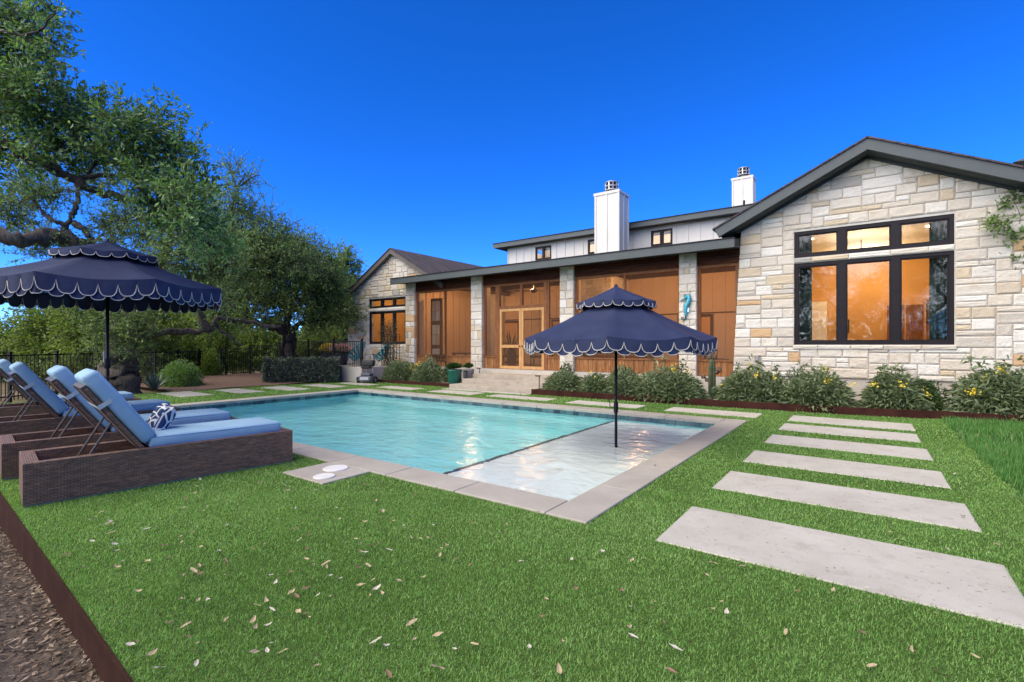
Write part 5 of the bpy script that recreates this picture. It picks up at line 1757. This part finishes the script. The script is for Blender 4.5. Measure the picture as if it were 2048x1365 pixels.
def porch_chair(label, x, y, rz):
    t = thing('porch_chair', label, 'chair', (x, y, FLOOR), rz, 'dark wicker chairs inside the porch')
    m = MB(); m.rbox(-.28, .28, -.28, .28, .36, .44, .03, 2); m.build('seat', MATS['dark_wicker'], t, True)
    m = MB()
    for i in range(13):
        a = pi * i / 12
        m.tube([(.27 * cos(a), .05 + .24 * sin(a), .42), (.32 * cos(a), .05 + .30 * sin(a), .66 + .22 * sin(a))], .010, 5)
    m.tube([(.32 * cos(pi * i / 12), .05 + .30 * sin(pi * i / 12), .66 + .22 * sin(pi * i / 12)) for i in range(13)], .02, 6)
    m.build('backrest', MATS['dark_wicker'], t, True)
    for sx in (-.24, .24):
        for sy in (-.24, .24):
            m = MB(); m.tube([(sx, sy, .38), (sx * 1.1, sy * 1.1, 0)], .016, 6); m.build('leg', MATS['dark_wicker'], t, True)


porch_chair('dark wicker chair behind the left screen door', -10.35, 14.3, R(160))
porch_chair('dark wicker chair behind the right screen door', -9.35, 14.5, R(200))
porch_chair('dark wicker chair behind the right end screen', -3.35, 14.1, R(120))
t = thing('porch_sofa', 'dark low sofa behind the wide porch screens', 'sofa', (-6.6, 15.0, FLOOR), R(12))
m = MB(); m.rbox(-1.0, 1.0, -.4, .4, .12, .40, .04, 2); m.build('seat', MATS['dark_wicker'], t, True)
m = MB(); m.rbox(-1.0, 1.0, .25, .42, .40, .82, .05, 2); m.build('backrest', MATS['dark_wicker'], t, True)
for sx in (-1, 1):
    m = MB(); m.rbox(sx * 1.0 - .09, sx * 1.0 + .09, -.4, .42, .12, .62, .04, 2); m.build('armrest', MATS['dark_wicker'], t, True)
for k in range(3):
    m = MB(); m.rbox(-.88 + k * .6, -.32 + k * .6, -.38, .24, .401, .50, .03, 2); m.build('cushion', MATS['cedar_frame'], t, True, True)
t = thing('porch_table', 'low dark table behind the left porch screens', 'table', (-12.3, 14.2, FLOOR))
m = MB(); m.rbox(-.6, .6, -.4, .4, .46, .52, .015, 1); m.build('table_top', MATS['dark_wicker'], t, True)
for sx in (-.52, .52):
    for sy in (-.32, .32):
        m = MB(); m.box(sx - .03, sx + .03, sy - .03, sy + .03, 0, .459); m.build('leg', MATS['dark_wicker'], t, True)
t = thing('snake_plant', 'tall dark snake plant inside the left screen door', 'plant', (-10.15, 13.95, FLOOR))
m = MB(); m.lathe([(.13, 0), (.17, .3), (.18, .62), (.15, .62), (.14, .58)], 18); m.build('pot', MATS['dark_plastic'], t, True)
for k in range(15):
    a = random.uniform(0, 6.28); r_ = random.uniform(.02, .1); ln = random.uniform(.45, .8); o_ = random.uniform(.05, .32)
    m = MB(); c, s = cos(a), sin(a)
    pts = [(r_ * c, r_ * s, .58), (r_ * c + o_ * .5 * c, r_ * s + o_ * .5 * s, .58 + ln * .6), (r_ * c + o_ * c, r_ * s + o_ * s, .58 + ln)]
    wd = .032
    m.face([(pts[0][0] - s * wd, pts[0][1] + c * wd, pts[0][2]), (pts[0][0] + s * wd, pts[0][1] - c * wd, pts[0][2]), (pts[1][0] + s * wd, pts[1][1] - c * wd, pts[1][2]), (pts[1][0] - s * wd, pts[1][1] + c * wd, pts[1][2])])
    m.face([(pts[1][0] - s * wd, pts[1][1] + c * wd, pts[1][2]), (pts[1][0] + s * wd, pts[1][1] - c * wd, pts[1][2]), pts[2]])
    m.build('leaf', MATS['cactus'], t, True)
# ------------------------------------------------------------------ shrubs
def shrub(name, label, x, y, z, rx, ry, h, n, L, Wd, mat, seed, flowers=0, cat='shrub', group=None, flat=.9, spikes=0, droop=.3):
    rg = np.random.default_rng(seed)
    t = thing(name, label, cat, (x, y, z), 0, group)
    m = MB()
    for k in range(9):
        a = rg.uniform(0, 6.28); r_ = rg.uniform(.2, .75)
        m.tube([(x, y, z - .02), (x + rx * r_ * .5 * cos(a), y + ry * r_ * .5 * sin(a), z + h * .45), (x + rx * r_ * cos(a), y + ry * r_ * sin(a), z + h * .8)], [.012, .008, .004], 4)
    m.build('stem', MATS['bark_dark'], t)
    # several mounds give an uneven outline
    mounds = [((0, 0), 1.0)] + [((rg.uniform(-.7, .7), rg.uniform(-.55, .3)), rg.uniform(.62, .98)) for _ in range(6)]
    P, D = [], []
    n = int(n * 1.5)
    per = n // len(mounds)
    for (cx, cy), s in mounds:
        v = unit(rg.normal(size=(per, 3))); v[:, 2] = np.abs(v[:, 2]) * 1.0 - .12
        k = rg.random(per) ** .33 * .5 + .5
        rr_ = np.array([rx, ry, h]) * np.array([s * .80, s * .80, s])
        p = np.array([x + cx * rx * .7, y + cy * ry * .7, z]) + v * rr_ * k[:, None]
        p[:, 2] = np.maximum(p[:, 2], z + .01)
        d = v * np.array([1, 1, .7]) + rg.normal(size=(per, 3)) * .45 + np.array([0, 0, .35])
        P.append(p); D.append(d)
    for k in range(spikes):
        a = rg.uniform(0, 6.28); r_ = rg.uniform(.1, .65); hh = h * rg.uniform(1.0, 1.22); m_ = 26
        q = rg.random(m_)
        px_, py_ = x + rx * r_ * cos(a), y + ry * r_ * sin(a)
        P.append(np.stack([px_ + rg.normal(size=m_) * .03, py_ + rg.normal(size=m_) * .03, z + h * .6 + (hh - h * .6) * q], 1))
        D.append(rg.normal(size=(m_, 3)) + np.array([0, 0, .5]))
    P, D = np.concatenate(P), np.concatenate(D)
    tone = np.clip(.15 + .7 * rg.beta(2, 2, len(P)), 0, 1)
    leaves('foliage', P, D, L * rg.uniform(.6, 1.25, len(P)), Wd * rg.uniform(.7, 1.2, len(P)), mat, t, tone, rg, .3, droop)
    if flowers:
        ncl = max(3, flowers // 14); C = []
        for k in range(ncl):
            v = unit(rg.normal(size=3)); v[2] = abs(v[2]) * .8 + .35; v[1] = -abs(v[1]); v = v / np.linalg.norm(v)
            C.append(np.array([x, y, z]) + v * np.array([rx, ry, h]) * rg.uniform(.92, 1.08))
        C = np.array(C)[rg.integers(0, ncl, flowers)] + rg.normal(size=(flowers, 3)) * .045
        tag(leaves('flower', C, rg.normal(size=(flowers, 3)) + np.array([0, -.3, .5]), .045, .04, 'blossom', t, rg.random(flowers), rg), kind='stuff')
    return t


G1 = 'grey-green shrubs along the porch and gable'
shrub('sage_bush', 'loose grey-green bush right of the trellis', -13.55, 11.95, .09, .75, .5, .78, 2340, 0.145, 0.036, 'sage_leaf', 1, 10, group=G1)
shrub('sage_bush', 'round leafy bush just left of the green pot', -12.25, 11.95, .09, .80, .5, .80, 2700, 0.145, 0.036, 'sage_leaf', 2, 30, group=G1, spikes=3)
shrub('sage_bush', 'small mounded bush at the right end of the steps', -6.72, 11.65, .09, .58, .5, .62, 1980, 0.145, 0.034, 'sage_leaf', 3, 0, group=G1)
shrub('sage_bush', 'small mounded bush left of the pool parasol pole', -5.72, 11.6, .09, .50, .45, .55, 1710, 0.145, 0.034, 'sage_leaf', 4, 8, group=G1)
shrub('sage_bush', 'middle-sized bush just right of the pool parasol pole', -4.98, 11.65, .09, .62, .5, .80, 2340, 0.145, 0.034, 'sage_leaf', 5, 8, group=G1)
shrub('sage_bush', 'big bush with yellow flowers left of the metal cactus', -3.88, 11.65, .09, .85, .6, .80, 3780, 0.157, 0.036, 'sage_leaf', 6, 36, group=G1, spikes=4)
shrub('sage_bush', 'big bush with long leaves right of the barrel cactus', -1.98, 11.85, .09, .72, .55, .80, 3780, 0.168, 0.041, 'sage_leaf', 7, 24, group=G1, spikes=4)
shrub('sage_bush', 'bush below the left part of the big window', -.78, 11.85, .09, .64, .5, .78, 3240, 0.168, 0.041, 'sage_leaf', 8, 34, group=G1, spikes=3)
shrub('sage_bush', 'bush with a tall yellow-tipped spray below the big window', .42, 12.25, .10, .60, .5, .74, 2880, 0.168, 0.041, 'sage_leaf', 9, 40, group=G1, spikes=5)
shrub('sage_bush', 'tall bush with yellow flowers right of the leaning path light', 1.95, 12.3, .10, .66, .5, .90, 3420, 0.157, 0.043, 'sage_leaf', 10, 60, group=G1, spikes=6)
G2 = 'dark clipped evergreen shrubs'
shrub('boxwood', 'dark evergreen shrub behind the bush by the steps', -7.05, 12.35, .1, .30, .3, .85, 2200, .055, .026, 'box_leaf', 11, group=G2, droop=.05)
shrub('boxwood', 'dark evergreen shrub behind the pool parasol pole', -5.35, 12.45, .1, .32, .3, .80, 2200, .055, .026, 'box_leaf', 12, group=G2, droop=.05)
shrub('boxwood', 'dark evergreen shrub behind the bush by the barrel cactus', -2.45, 12.6, .1, .32, .3, .82, 2200, .055, .026, 'box_leaf', 13, group=G2, droop=.05)
shrub('boxwood', 'dark evergreen shrub between two bushes under the window', -1.3, 12.6, .1, .36, .3, .86, 2200, .055, .026, 'box_leaf', 14, group=G2, droop=.05)
shrub('boxwood', 'round dark evergreen shrub left of the leaning path light', .88, 12.35, .1, .34, .32, .66, 3000, .055, .026, 'box_leaf', 15, group=G2, droop=.05)
shrub('boxwood', 'dark evergreen shrub at the right edge of the bed', 2.75, 12.7, .1, .40, .35, .66, 2200, .055, .026, 'box_leaf', 16, group=G2, droop=.05)
shrub('boxwood', 'round dark evergreen shrub hidden right of the lattice stand', -11.75, 12.5, .1, .32, .3, .7, 1600, .055, .026, 'box_leaf', 17, group=G2, droop=.05)

# clipped hedge before the patio
rg = np.random.default_rng(50)
A, B = Vector((-16.85, 8.55, 0)), Vector((-15.35, 10.55, 0))
t = thing('hedge', 'low clipped glossy hedge before the patio fence', 'hedge', ((A.x + B.x) / 2, (A.y + B.y) / 2, 0))
d = (B - A); Lh = d.length; d.normalize(); nrm = Vector((-d.y, d.x, 0))
m = MB()
for k in range(14):
    p = A + d * (Lh * (k + .5) / 14) + nrm * .5
    m.tube([p, p + Vector((.05, .03, .6))], .015, 4)
m.build('stem', MATS['bark_dark'], t)
n = 15000
u, v, ww = rg.random(n), rg.random(n), rg.random(n)
face = rg.integers(0, 5, n)
u = np.where(face == 3, .0 + ww * .06, np.where(face == 4, 1 - ww * .06, u))
v = np.where(face == 0, ww * .10, np.where(face == 1, 1 - ww * .1, v))
hz = np.where(face == 2, .80 + ww * .08 * np.sin(u * 40) * .5, rg.random(n) * .82)
bul = .05 * np.sin(u * 19 + v * 4) + .04 * np.sin(u * 43 + hz * 9)
P = np.stack([A.x + d.x * Lh * u + nrm.x * (v * 1.0 + bul), A.y + d.y * Lh * u + nrm.y * (v * 1.0 + bul), hz + bul * .7 + .03], 1)
D = rg.normal(size=(n, 3)) + np.array([-nrm.x * .3, -nrm.y * .3, .5])
ni = 9000
ui, vi, zi = rg.random(ni), .08 + .84 * rg.random(ni), .05 + .72 * rg.random(ni)
P = np.concatenate([P, np.stack([A.x + d.x * Lh * ui + nrm.x * vi, A.y + d.y * Lh * ui + nrm.y * vi, zi], 1)])
D = np.concatenate([D, rg.normal(size=(ni, 3))]); n += ni
leaves('foliage', P, D, .065, .036, 'hedge_leaf', t, rg.beta(1.6, 2.2, n), rg)


# ------------------------------------------------------------------ trees
def tree(name, label, base, limbs, clumps, L, Wd, mat, bark, seed, dens=1.0, per=13, spray=(.28, .55), group=None, cat='tree', twig_r=.004, up=.12, flat=.85, min_attach=.02, lump=False):
    rg = np.random.default_rng(seed); r_ = random.Random(seed)
    t = thing(name, label, cat, base, 0, group)
    tm = MB(); nodes = []
    for pts, r0, r1 in limbs:
        c = catmull(pts, 6)
        jig = min(r0, .25) * .35
        c = [c[0]] + [p + Vector((r_.uniform(-jig, jig), r_.uniform(-jig, jig), r_.uniform(-jig, jig))) for p in c[1:]]
        rad = [(r0 + (r1 - r0) * (i / (len(c) - 1)) ** .85) * r_.uniform(.88, 1.12) for i in range(len(c))]
        tm.tube(c, rad, 9)
        nodes += [(p, q) for p, q in zip(c, rad) if q > min_attach * .5]
    tw = MB()
    P, D, T = [], [], []
    for cl in clumps:
        c, rad, dn = Vector(cl[0]), cl[1], (cl[2] if len(cl) > 2 else 1.0)
        j = min(range(len(nodes)), key=lambda k: (nodes[k][0] - c).length)
        a, ar = nodes[j]
        mid = (a + c) / 2 + Vector((r_.uniform(-1, 1), r_.uniform(-1, 1), r_.uniform(-.2, 1))) * (a - c).length * .14
        br = min(ar * .6, .02 + .05 * rad)
        cc = catmull([a, mid, c], 4)
        tm.tube(cc, [br * (1 - .6 * i / (len(cc) - 1)) for i in range(len(cc))], 6)
        S = max(4, int(dens * dn * 46 * (rad / .55) ** 2))
        v = unit(rg.normal(size=(S, 3)))
        k = rg.random(S) ** .4
        o = np.array(c) + v * k[:, None] * rad * np.array([1, 1, flat])
        dd = unit(v * .65 + rg.normal(size=(S, 3)) * .6 + np.array([0, 0, up]))
        ln = rg.uniform(*spray, S)
        # secondary branches
        for i in range(0, S, 5):
            e = Vector(o[i]); mm = (c + e) / 2 + Vector((r_.uniform(-.1, .1), r_.uniform(-.1, .1), r_.uniform(-.1, .1))) * rad
            tw.tube([c, mm, e], [br * .42, br * .28, twig_r * 1.3], 4, cap=False)
        for i in range(S):
            s0 = o[i] - dd[i] * ln[i] * .35
            tw.tube([s0, o[i] + dd[i] * ln[i] * .3 + rg.normal(size=3) * .02, o[i] + dd[i] * ln[i]], [twig_r, twig_r * .8, twig_r * .5], 3, cap=False)
        q = rg.random((S, per))
        pos = o[:, None, :] + dd[:, None, :] * (ln[:, None] * (q * 1.3 - .3))[:, :, None] + rg.normal(size=(S, per, 3)) * L * .25
        ld = dd[:, None, :] * .75 + rg.normal(size=(S, per, 3)) * .75
        tone = np.clip(rg.beta(2, 3, (S, per)) * .75 + .22 * rg.random((S, 1)) + rg.uniform(-.1, .12), 0, 1)
        P.append(pos.reshape(-1, 3)); D.append(ld.reshape(-1, 3)); T.append(tone.ravel())
    P, D, T = np.concatenate(P), np.concatenate(D), np.concatenate(T)
    for i, v in enumerate(tm.v):
        q = Vector(v); tm.v[i] = tuple(q + noise.noise_vector(Vector((q.x * 5, q.y * 5, q.z * 1.1))) * .065 + noise.noise_vector(Vector((q.x * 12, q.y * 12, q.z * 3))) * .025) if lump else v
    tm.build('trunk', MATS[bark], t, smooth=True)
    add('twigs', tw.mesh('twigs', False, False), MATS[bark], t)
    leaves('crown', P, D, L * rg.uniform(.65, 1.25, len(P)), Wd * rg.uniform(.7, 1.2, len(P)), mat, t, T, rg, .3)
    return t


def C(lst, Z, jit=.6, seed=0, dn=1.0):
    r_ = random.Random(seed)
    out = []
    for e in lst:
        px, py, rp = e[:3]; z = (e[3] if len(e) > 3 and e[3] else Z) + r_.uniform(-jit, jit)
        out.append((at(px, py, z), rp / FX * z, e[4] if len(e) > 4 else dn))
    return out


def L_(pts):
    return [at(*p) for p in pts]


# A: big live oak whose trunk stands left of the view, limbs reach over the loungers
baseA = at(-330, 880, 7.4); baseA.z = -.7
limA = [([baseA, baseA + Vector((.15, .1, 1.6)), at(-300, 420, 7.4), at(-240, 250, 7.3)], .42, .20),
        ([at(-300, 420, 7.4), at(-120, 300, 7.0), at(0, 290, 6.8), at(75, 318, 6.8), at(140, 358, 6.8), at(205, 388, 6.9), at(290, 405, 7.0), at(360, 440, 7.1), at(420, 490, 7.2)], .105, .02),
        ([at(140, 358, 6.8), at(200, 352, 6.9), at(260, 345, 7.0), at(330, 300, 7.1)], .04, .012),
        ([at(-240, 250, 7.3), at(-140, 120, 6.8), at(-40, 60, 6.4), at(60, 70, 6.2), at(110, 25, 6.1)], .05, .008),
        ([at(-120, 180, 6.8), at(-20, 150, 6.5), at(60, 160, 6.4), at(110, 150, 6.3)], .025, .006),
        ([at(-120, 300, 7.0), at(-30, 235, 6.9), at(60, 225, 6.9), at(150, 235, 6.9), at(230, 240, 7.0)], .04, .010)]
clA = C([(-60, 40, 70), (15, 30, 55), (60, 55, 45), (100, 14, 26), (30, 105, 55), (85, 105, 32), (105, 145, 28), (-40, 160, 70), (25, 190, 60), (80, 200, 48), (140, 215, 42), (185, 222, 38),
         (25, 250, 55), (100, 262, 52), (165, 275, 50), (225, 250, 42), (280, 255, 42), (322, 238, 26), (245, 305, 50), (300, 300, 46), (350, 292, 36), (50, 318, 45), (330, 352, 50), (376, 338, 34), (275, 365, 42),
         (375, 400, 46), (405, 378, 30), (418, 436, 40, 7.6), (392, 455, 38), (448, 478, 36, 9.0), (310, 412, 36), (200, 318, 36), (-40, 300, 60), (135, 320, 34), (232, 402, 22, 0, .6), (-90, 120, 80), (345, 425, 38), (372, 470, 36), (415, 490, 34, 9.5), (345, 385, 34)], 6.8, .5, 3)
tree('live_oak', 'nearest dark live oak reaching over the loungers from the left edge', baseA, limA, clA, .082, .034, 'oak_leaf', 'bark_dark', 101, 3.4, 14, (.22, .42), 'live oaks around the garden')

# B: oak standing behind the loungers, stout trunk by the parasol pole
baseB = at(236, 786, 13.6); baseB.z = -.1
tB = at(232, 640, 13.8)
limB = [([baseB + Vector((0, 0, -.25)), baseB + Vector((.02, 0, .5)), baseB + Vector((-.02, .05, 1.1)), tB, at(205, 555, 13.6), at(175, 500, 13.2)], .58, .15),
        ([at(175, 500, 13.2), at(110, 470, 12.6), at(40, 480, 12), at(-40, 455, 11.6), at(-140, 420, 11)], .20, .14),
        ([at(180, 520, 13), at(133, 478, 12.8), at(135, 450, 12.8), at(148, 425, 12.8), at(158, 395, 12.8), at(150, 360, 12.8)], .09, .04),
        ([at(135, 450, 12.8), at(110, 442, 12.6), at(85, 425, 12.5), at(60, 395, 12.4)], .06, .03),
        ([at(148, 445, 12.8), at(172, 462, 12.9), at(183, 480, 13)], .08, .05),
        ([tB, at(290, 560, 14.2), at(335, 500, 14.4), at(337, 440, 14.4), at(340, 400, 14.4)], .16, .05),
        ([tB, at(290, 672, 14.2), at(342, 664, 14.6), at(415, 660, 15.2), at(443, 638, 15.6), at(494, 645, 16.4), at(560, 654, 17)], .14, .05),
        ([at(415, 660, 15.2), at(402, 630, 15.0), at(392, 600, 14.8), at(380, 560, 14.6)], .12, .05),
        ([at(430, 650, 15.4), at(462, 676, 15.6), at(485, 692, 15.8)], .06, .02)]
clB = C([(10, 405, 46), (60, 380, 42), (30, 448, 34), (110, 385, 32), (85, 470, 26), (190, 360, 34), (215, 455, 34), (250, 440, 36), (285, 470, 34), (225, 490, 26), (290, 430, 26), (140, 500, 24), (70, 500, 24),
         (360, 505, 42), (320, 530, 42), (410, 535, 46), (375, 570, 44), (460, 525, 42), (290, 555, 36), (350, 470, 30), (430, 590, 38),
         (215, 660, 34, 12.9, .9), (262, 668, 34, 12.9, .9), (195, 690, 26, 12.9, .8), (280, 640, 30, 12.9, .8), (245, 632, 30, 12.9, .8), (268, 700, 22, 12.9, .7), (40, 575, 30, 0, .5), (110, 600, 30, 0, .5), (170, 600, 30, 0, .6)], 13.2, .8, 4)
tree('live_oak', 'stout-trunked live oak behind the left parasol pole', baseB, limB, clB, .085, .036, 'oak_leaf_mid', 'bark_mid', 102, 2.4, 13, (.35, .7), 'live oaks around the garden', twig_r=.006, lump=True)

# C: oak beyond the hedge with a spreading crown
baseC = at(584, 752, 20.5); baseC.z = -.1
limC = [([baseC, at(583, 700, 20.5), at(578, 668, 20.4), at(560, 655, 20.2)], .24, .18),
        ([at(578, 668, 20.4), at(545, 655, 20.2), at(505, 640, 19.8), at(460, 610, 19.4)], .17, .05),
        ([at(578, 668, 20.4), at(605, 645, 20.6), at(640, 640, 20.8), at(680, 630, 20.8)], .14, .04),
        ([at(575, 665, 20.4), at(580, 620, 20.6), at(600, 570, 20.8), at(590, 530, 20.8)], .14, .04)]
clC = C([(440, 610, 42), (480, 580, 48), (530, 560, 52), (585, 545, 50), (635, 560, 42), (555, 605, 50), (500, 625, 38), (610, 605, 46), (660, 600, 40), (690, 630, 30), (640, 640, 30), (590, 500, 34), (545, 515, 38), (625, 530, 34), (660, 565, 34), (480, 535, 44), (530, 515, 40), (440, 565, 44), (620, 500, 28), (570, 520, 40), (450, 640, 34), (650, 535, 30)], 20.2, 1.0, 5)
tree('live_oak', 'wide live oak beyond the hedge with a low fork', baseC, limC, clC, .115, .055, 'oak_leaf_mid', 'bark_dark', 103, 1.5, 13, (.4, .85), 'live oaks around the garden', twig_r=.008)

# D: thin-leaved oak, bare branch ends against the sky
baseD = at(560, 745, 23.5); baseD.z = -.1
limD = [([baseD, at(572, 640, 22.5), at(560, 570, 20.5), at(530, 525, 17.8), at(505, 505, 16.8)], .13, .07),
        ([at(530, 525, 17), at(510, 490, 16.8), at(530, 465, 16.8), at(560, 450, 16.6)], .07, .02),
        ([at(505, 505, 16.8), at(470, 480, 16.5), at(462, 430, 16.4), at(475, 380, 16.3), at(490, 345, 16.2)], .08, .015),
        ([at(475, 380, 16.3), at(462, 345, 16.3), at(452, 318, 16.3)], .03, .008),
        ([at(480, 372, 16.3), at(505, 355, 16.3), at(520, 350, 16.3)], .03, .008),
        ([at(510, 490, 16.8), at(545, 480, 16.8), at(590, 478, 16.8), at(615, 495, 16.8)], .06, .012)]
clD = C([(430, 470, 46), (440, 515, 46), (490, 500, 44), (540, 510, 44), (590, 520, 36), (470, 545, 44), (530, 545, 44), (458, 335, 22, 0, .5), (485, 352, 26, 0, .55), (510, 358, 18, 0, .5), (475, 395, 34, 0, .6), (452, 420, 40, 0, .8), (500, 420, 34, 0, .6), (530, 440, 32, 0, .6), (480, 460, 46, 0, .8), (555, 455, 32, 0, .6), (525, 480, 42, 0, .8), (580, 480, 30, 0, .6),
         (605, 500, 26, 0, .5), (560, 505, 36, 0, .7), (630, 520, 22, 0, .5), (645, 540, 20, 0, .5), (505, 505, 40, 0, .8)], 16.6, .7, 6)
tree('live_oak', 'thin-leaved brownish oak with twigs against the sky', baseD, limD, clD, .085, .036, 'oak_leaf_mid', 'bark_dark', 104, 1.9, 13, (.35, .7), 'live oaks around the garden', twig_r=.007)

# E: slim tree behind the left gable
baseE = at(688, 760, 27); baseE.z = -.2
limE = [([baseE, at(690, 640, 27), at(690, 570, 27), at(692, 510, 27)], .16, .03)]
clE = C([(692, 512, 18), (682, 530, 22), (702, 535, 20), (672, 560, 26), (700, 565, 26), (660, 590, 30), (690, 600, 32), (712, 590, 20), (670, 630, 32), (700, 640, 30)], 27, .6, 7)
tree('slim_tree', 'slim upright tree rising behind the left gable roof', baseE, limE, clE, .15, .075, 'oak_leaf_mid', 'bark_dark', 105, 1.3, 12, (.4, .8), twig_r=.01)

# light understorey shrubs beyond the fence
UG = 'yellow-green brush beyond the fence'
US = [((95, 668, 46), (70, 690, 40), (125, 700, 44), (105, 735, 46), 19.0, 'yellow-green brush left of the parasol pole'),
      ((170, 655, 42), (190, 690, 42), (160, 720, 44), (205, 660, 30), 17.5, 'bright green brush behind the second lounger'),
      ((290, 650, 42), (270, 690, 40), (315, 690, 36), (290, 730, 40), 18.0, 'green brush right of the stout oak trunk'),
      ((350, 700, 34), (365, 655, 30), (385, 715, 34), (350, 735, 30), 22.0, 'dim olive brush under the low oak limb'),
      ((430, 690, 34), (450, 720, 30), (415, 660, 28), (470, 690, 30), 24.0, 'yellow-green brush behind the fence corner'),
      ((520, 690, 34), (545, 710, 34), (500, 720, 30), (530, 670, 28), 25.0, 'yellow-green brush left of the forked oak'),
      ((620, 690, 32), (645, 705, 32), (610, 720, 28), (655, 680, 26), 25.5, 'yellow-green brush behind the flower pots'),
      ((10, 675, 42), (35, 715, 46), (-30, 690, 50), (5, 740, 46), 21.0, 'pale brush at the left edge behind the fence')]
for k, (a, b, c, d, Z, lab) in enumerate(US):
    cl = C([a, b, c, d] + [(a[0] - 12, a[1] - 30, a[2] * .85), (a[0] + 30, a[1] - 22, a[2] * .8), (c[0] + 10, c[1] - 40, c[2] * .8)] * (k < 3), Z, .7, 60 + k)
    bs = at(b[0], 770, Z); bs.z = -.3
    lm = [([bs, bs + Vector((.1, 0, .7)), at(a[0], a[1], Z)], .05, .015), ([bs, bs + Vector((-.2, .1, .6)), at(c[0], c[1], Z)], .05, .015)]
    tree('brush', lab, bs, lm, cl, .13, .065, 'brush_leaf', 'bark_dark', 200 + k, 1.4, 13, (.35, .75), UG, 'brush', twig_r=.008)

# bushes inside the fence by the oak trunk
shrub('round_bush', 'dark green bush right of the stout oak trunk', *[round(v, 2) for v in at(363, 775, 16.0)[:2]], .0, .75, .7, 1.0, 3800, .085, .036, 'oak_leaf', 71, droop=.1)
shrub('round_bush', 'small bright bush at the fence behind the mulch', *[round(v, 2) for v in at(422, 750, 20.2)[:2]], .05, .55, .5, 1.35, 2400, .10, .045, 'brush_leaf', 72, droop=.1)
p = at(308, 790, 14.3)
t = thing('agave', 'spiky pale agave beside the stout oak trunk', 'plant', (p.x, p.y, 0))
for k in range(30):
    a = k * 2.4; tl = .25 + .9 * (k / 30); ln = .55
    c, s = cos(a), sin(a)
    m = MB(); b0, e = Vector((p.x + .04 * c, p.y + .04 * s, .03)), Vector((p.x + ln * sin(tl) * c, p.y + ln * sin(tl) * s, .05 + ln * cos(tl)))
    mid = (b0 + e) / 2 + Vector((0, 0, .03)); wd = Vector((-s, c, 0)) * .03
    m.face([b0 - wd * .6, mid - wd, e, mid + wd, b0 + wd * .6]); m.build('leaf', MATS['agave'] if 'agave' in MATS else simple('agave', (.12, .17, .13), (.18, .23, .18), 9, .5), t)

# distant wood closing the view below the crowns
rg = np.random.default_rng(90)
n = 30000
ang = rg.uniform(-62, 8, n); rad = rg.uniform(34, 60, n)
top = 2.2 + 1.1 * np.sin(ang * .55) + .9 * np.sin(ang * 1.7 + 1) + .5 * np.sin(ang * 4.1)
top = np.where(ang < -40, top * .35 - .2, top)
hz = -1.2 + rg.random(n) ** .7 * np.maximum(.5, top + 2.0) * rad / 40
th = YAW - np.radians(ang) * 1.0
P = np.stack([-np.sin(th) * rad, np.cos(th) * rad, hz], 1)
th2 = np.radians(rg.uniform(95, 265, 14000)) + YAW; r2 = rg.uniform(30, 52, 14000)  # unseen wood behind the camera, added to darken the big window's reflection
P = np.concatenate([P, np.stack([-np.sin(th2) * r2, np.cos(th2) * r2, -1 + rg.random(14000) ** .8 * (4.5 + 1.5 * np.sin(th2 * 9)) * r2 / 40], 1)]); n += 14000
o = leaves('distant_wood', P, rg.normal(size=(n, 3)), .55, .40, 'far_leaf', None, rg.random(n), rg)
tag(o, 'dim green wood far behind the fence and oaks', 'trees', kind='stuff')

# sapling at the right edge
bs = at(2140, 850, 9.6); bs.z = 0
limS = [([bs, bs + Vector((.05, .0, 1.2)), at(2105, 570, 9.6), at(2080, 530, 9.5)], .05, .03),
        ([at(2080, 530, 9.5), at(2050, 500, 9.4), at(2025, 470, 9.4), at(2005, 450, 9.4)], .016, .006),
        ([at(2080, 530, 9.5), at(2060, 460, 9.5), at(2040, 415, 9.5)], .016, .006),
        ([at(2085, 545, 9.5), at(2055, 530, 9.4), at(2030, 510, 9.4)], .014, .005)]
clS = C([(2030, 405, 24), (2050, 430, 26), (2002, 440, 18), (2028, 445, 20), (2055, 470, 26), (1990, 455, 12), (2030, 495, 18), (2050, 515, 22), (2042, 545, 18), (2012, 478, 13), (2085, 440, 36), (2045, 575, 12)], 9.4, .15, 8)
tree('sapling', 'slender green sapling leaning in at the right edge', bs, limS, clS, .075, .038, 'oak_leaf_mid', 'bark_dark', 106, 3.4, 11, (.12, .22), twig_r=.0025, up=.3)

# oaks behind the camera: they darken the sides of the big window's reflection; third added to cover its bright middle
for k, (x, y, lab) in enumerate(((-4.4, -9.5, 'live oak mirrored in the left panes of the big window'), (4.6, -9.0, 'live oak mirrored in the right panes of the big window'), (.4, -17, 'distant live oak mirrored in the middle pane of the big window'))):
    b = Vector((x, y, -.4))
    lm = [([b, b + Vector((.1, 0, 1.4)), b + Vector((0, .2, 3.0))], .3, .2), ([b + Vector((0, .2, 3.0)), b + Vector((1.2, 0, 4.5)), b + Vector((2.2, .2, 5.4))], .15, .05),
          ([b + Vector((0, .2, 3.0)), b + Vector((-1.2, 0, 4.5)), b + Vector((-2, .2, 6))], .15, .05)]
    r_ = random.Random(k)
    cl = [(b + Vector((r_.uniform(-2.6, 2.6), r_.uniform(-1.5, 1.5), r_.uniform(1.2, 7.8))), r_.uniform(.7, 1.1), .8) for _ in range(34)]
    tree('live_oak', lab, b, lm, cl, .11, .05, 'oak_leaf_mid', 'bark_dark', 300 + k, .7, 12, (.4, .8), 'live oaks around the garden', twig_r=.008)
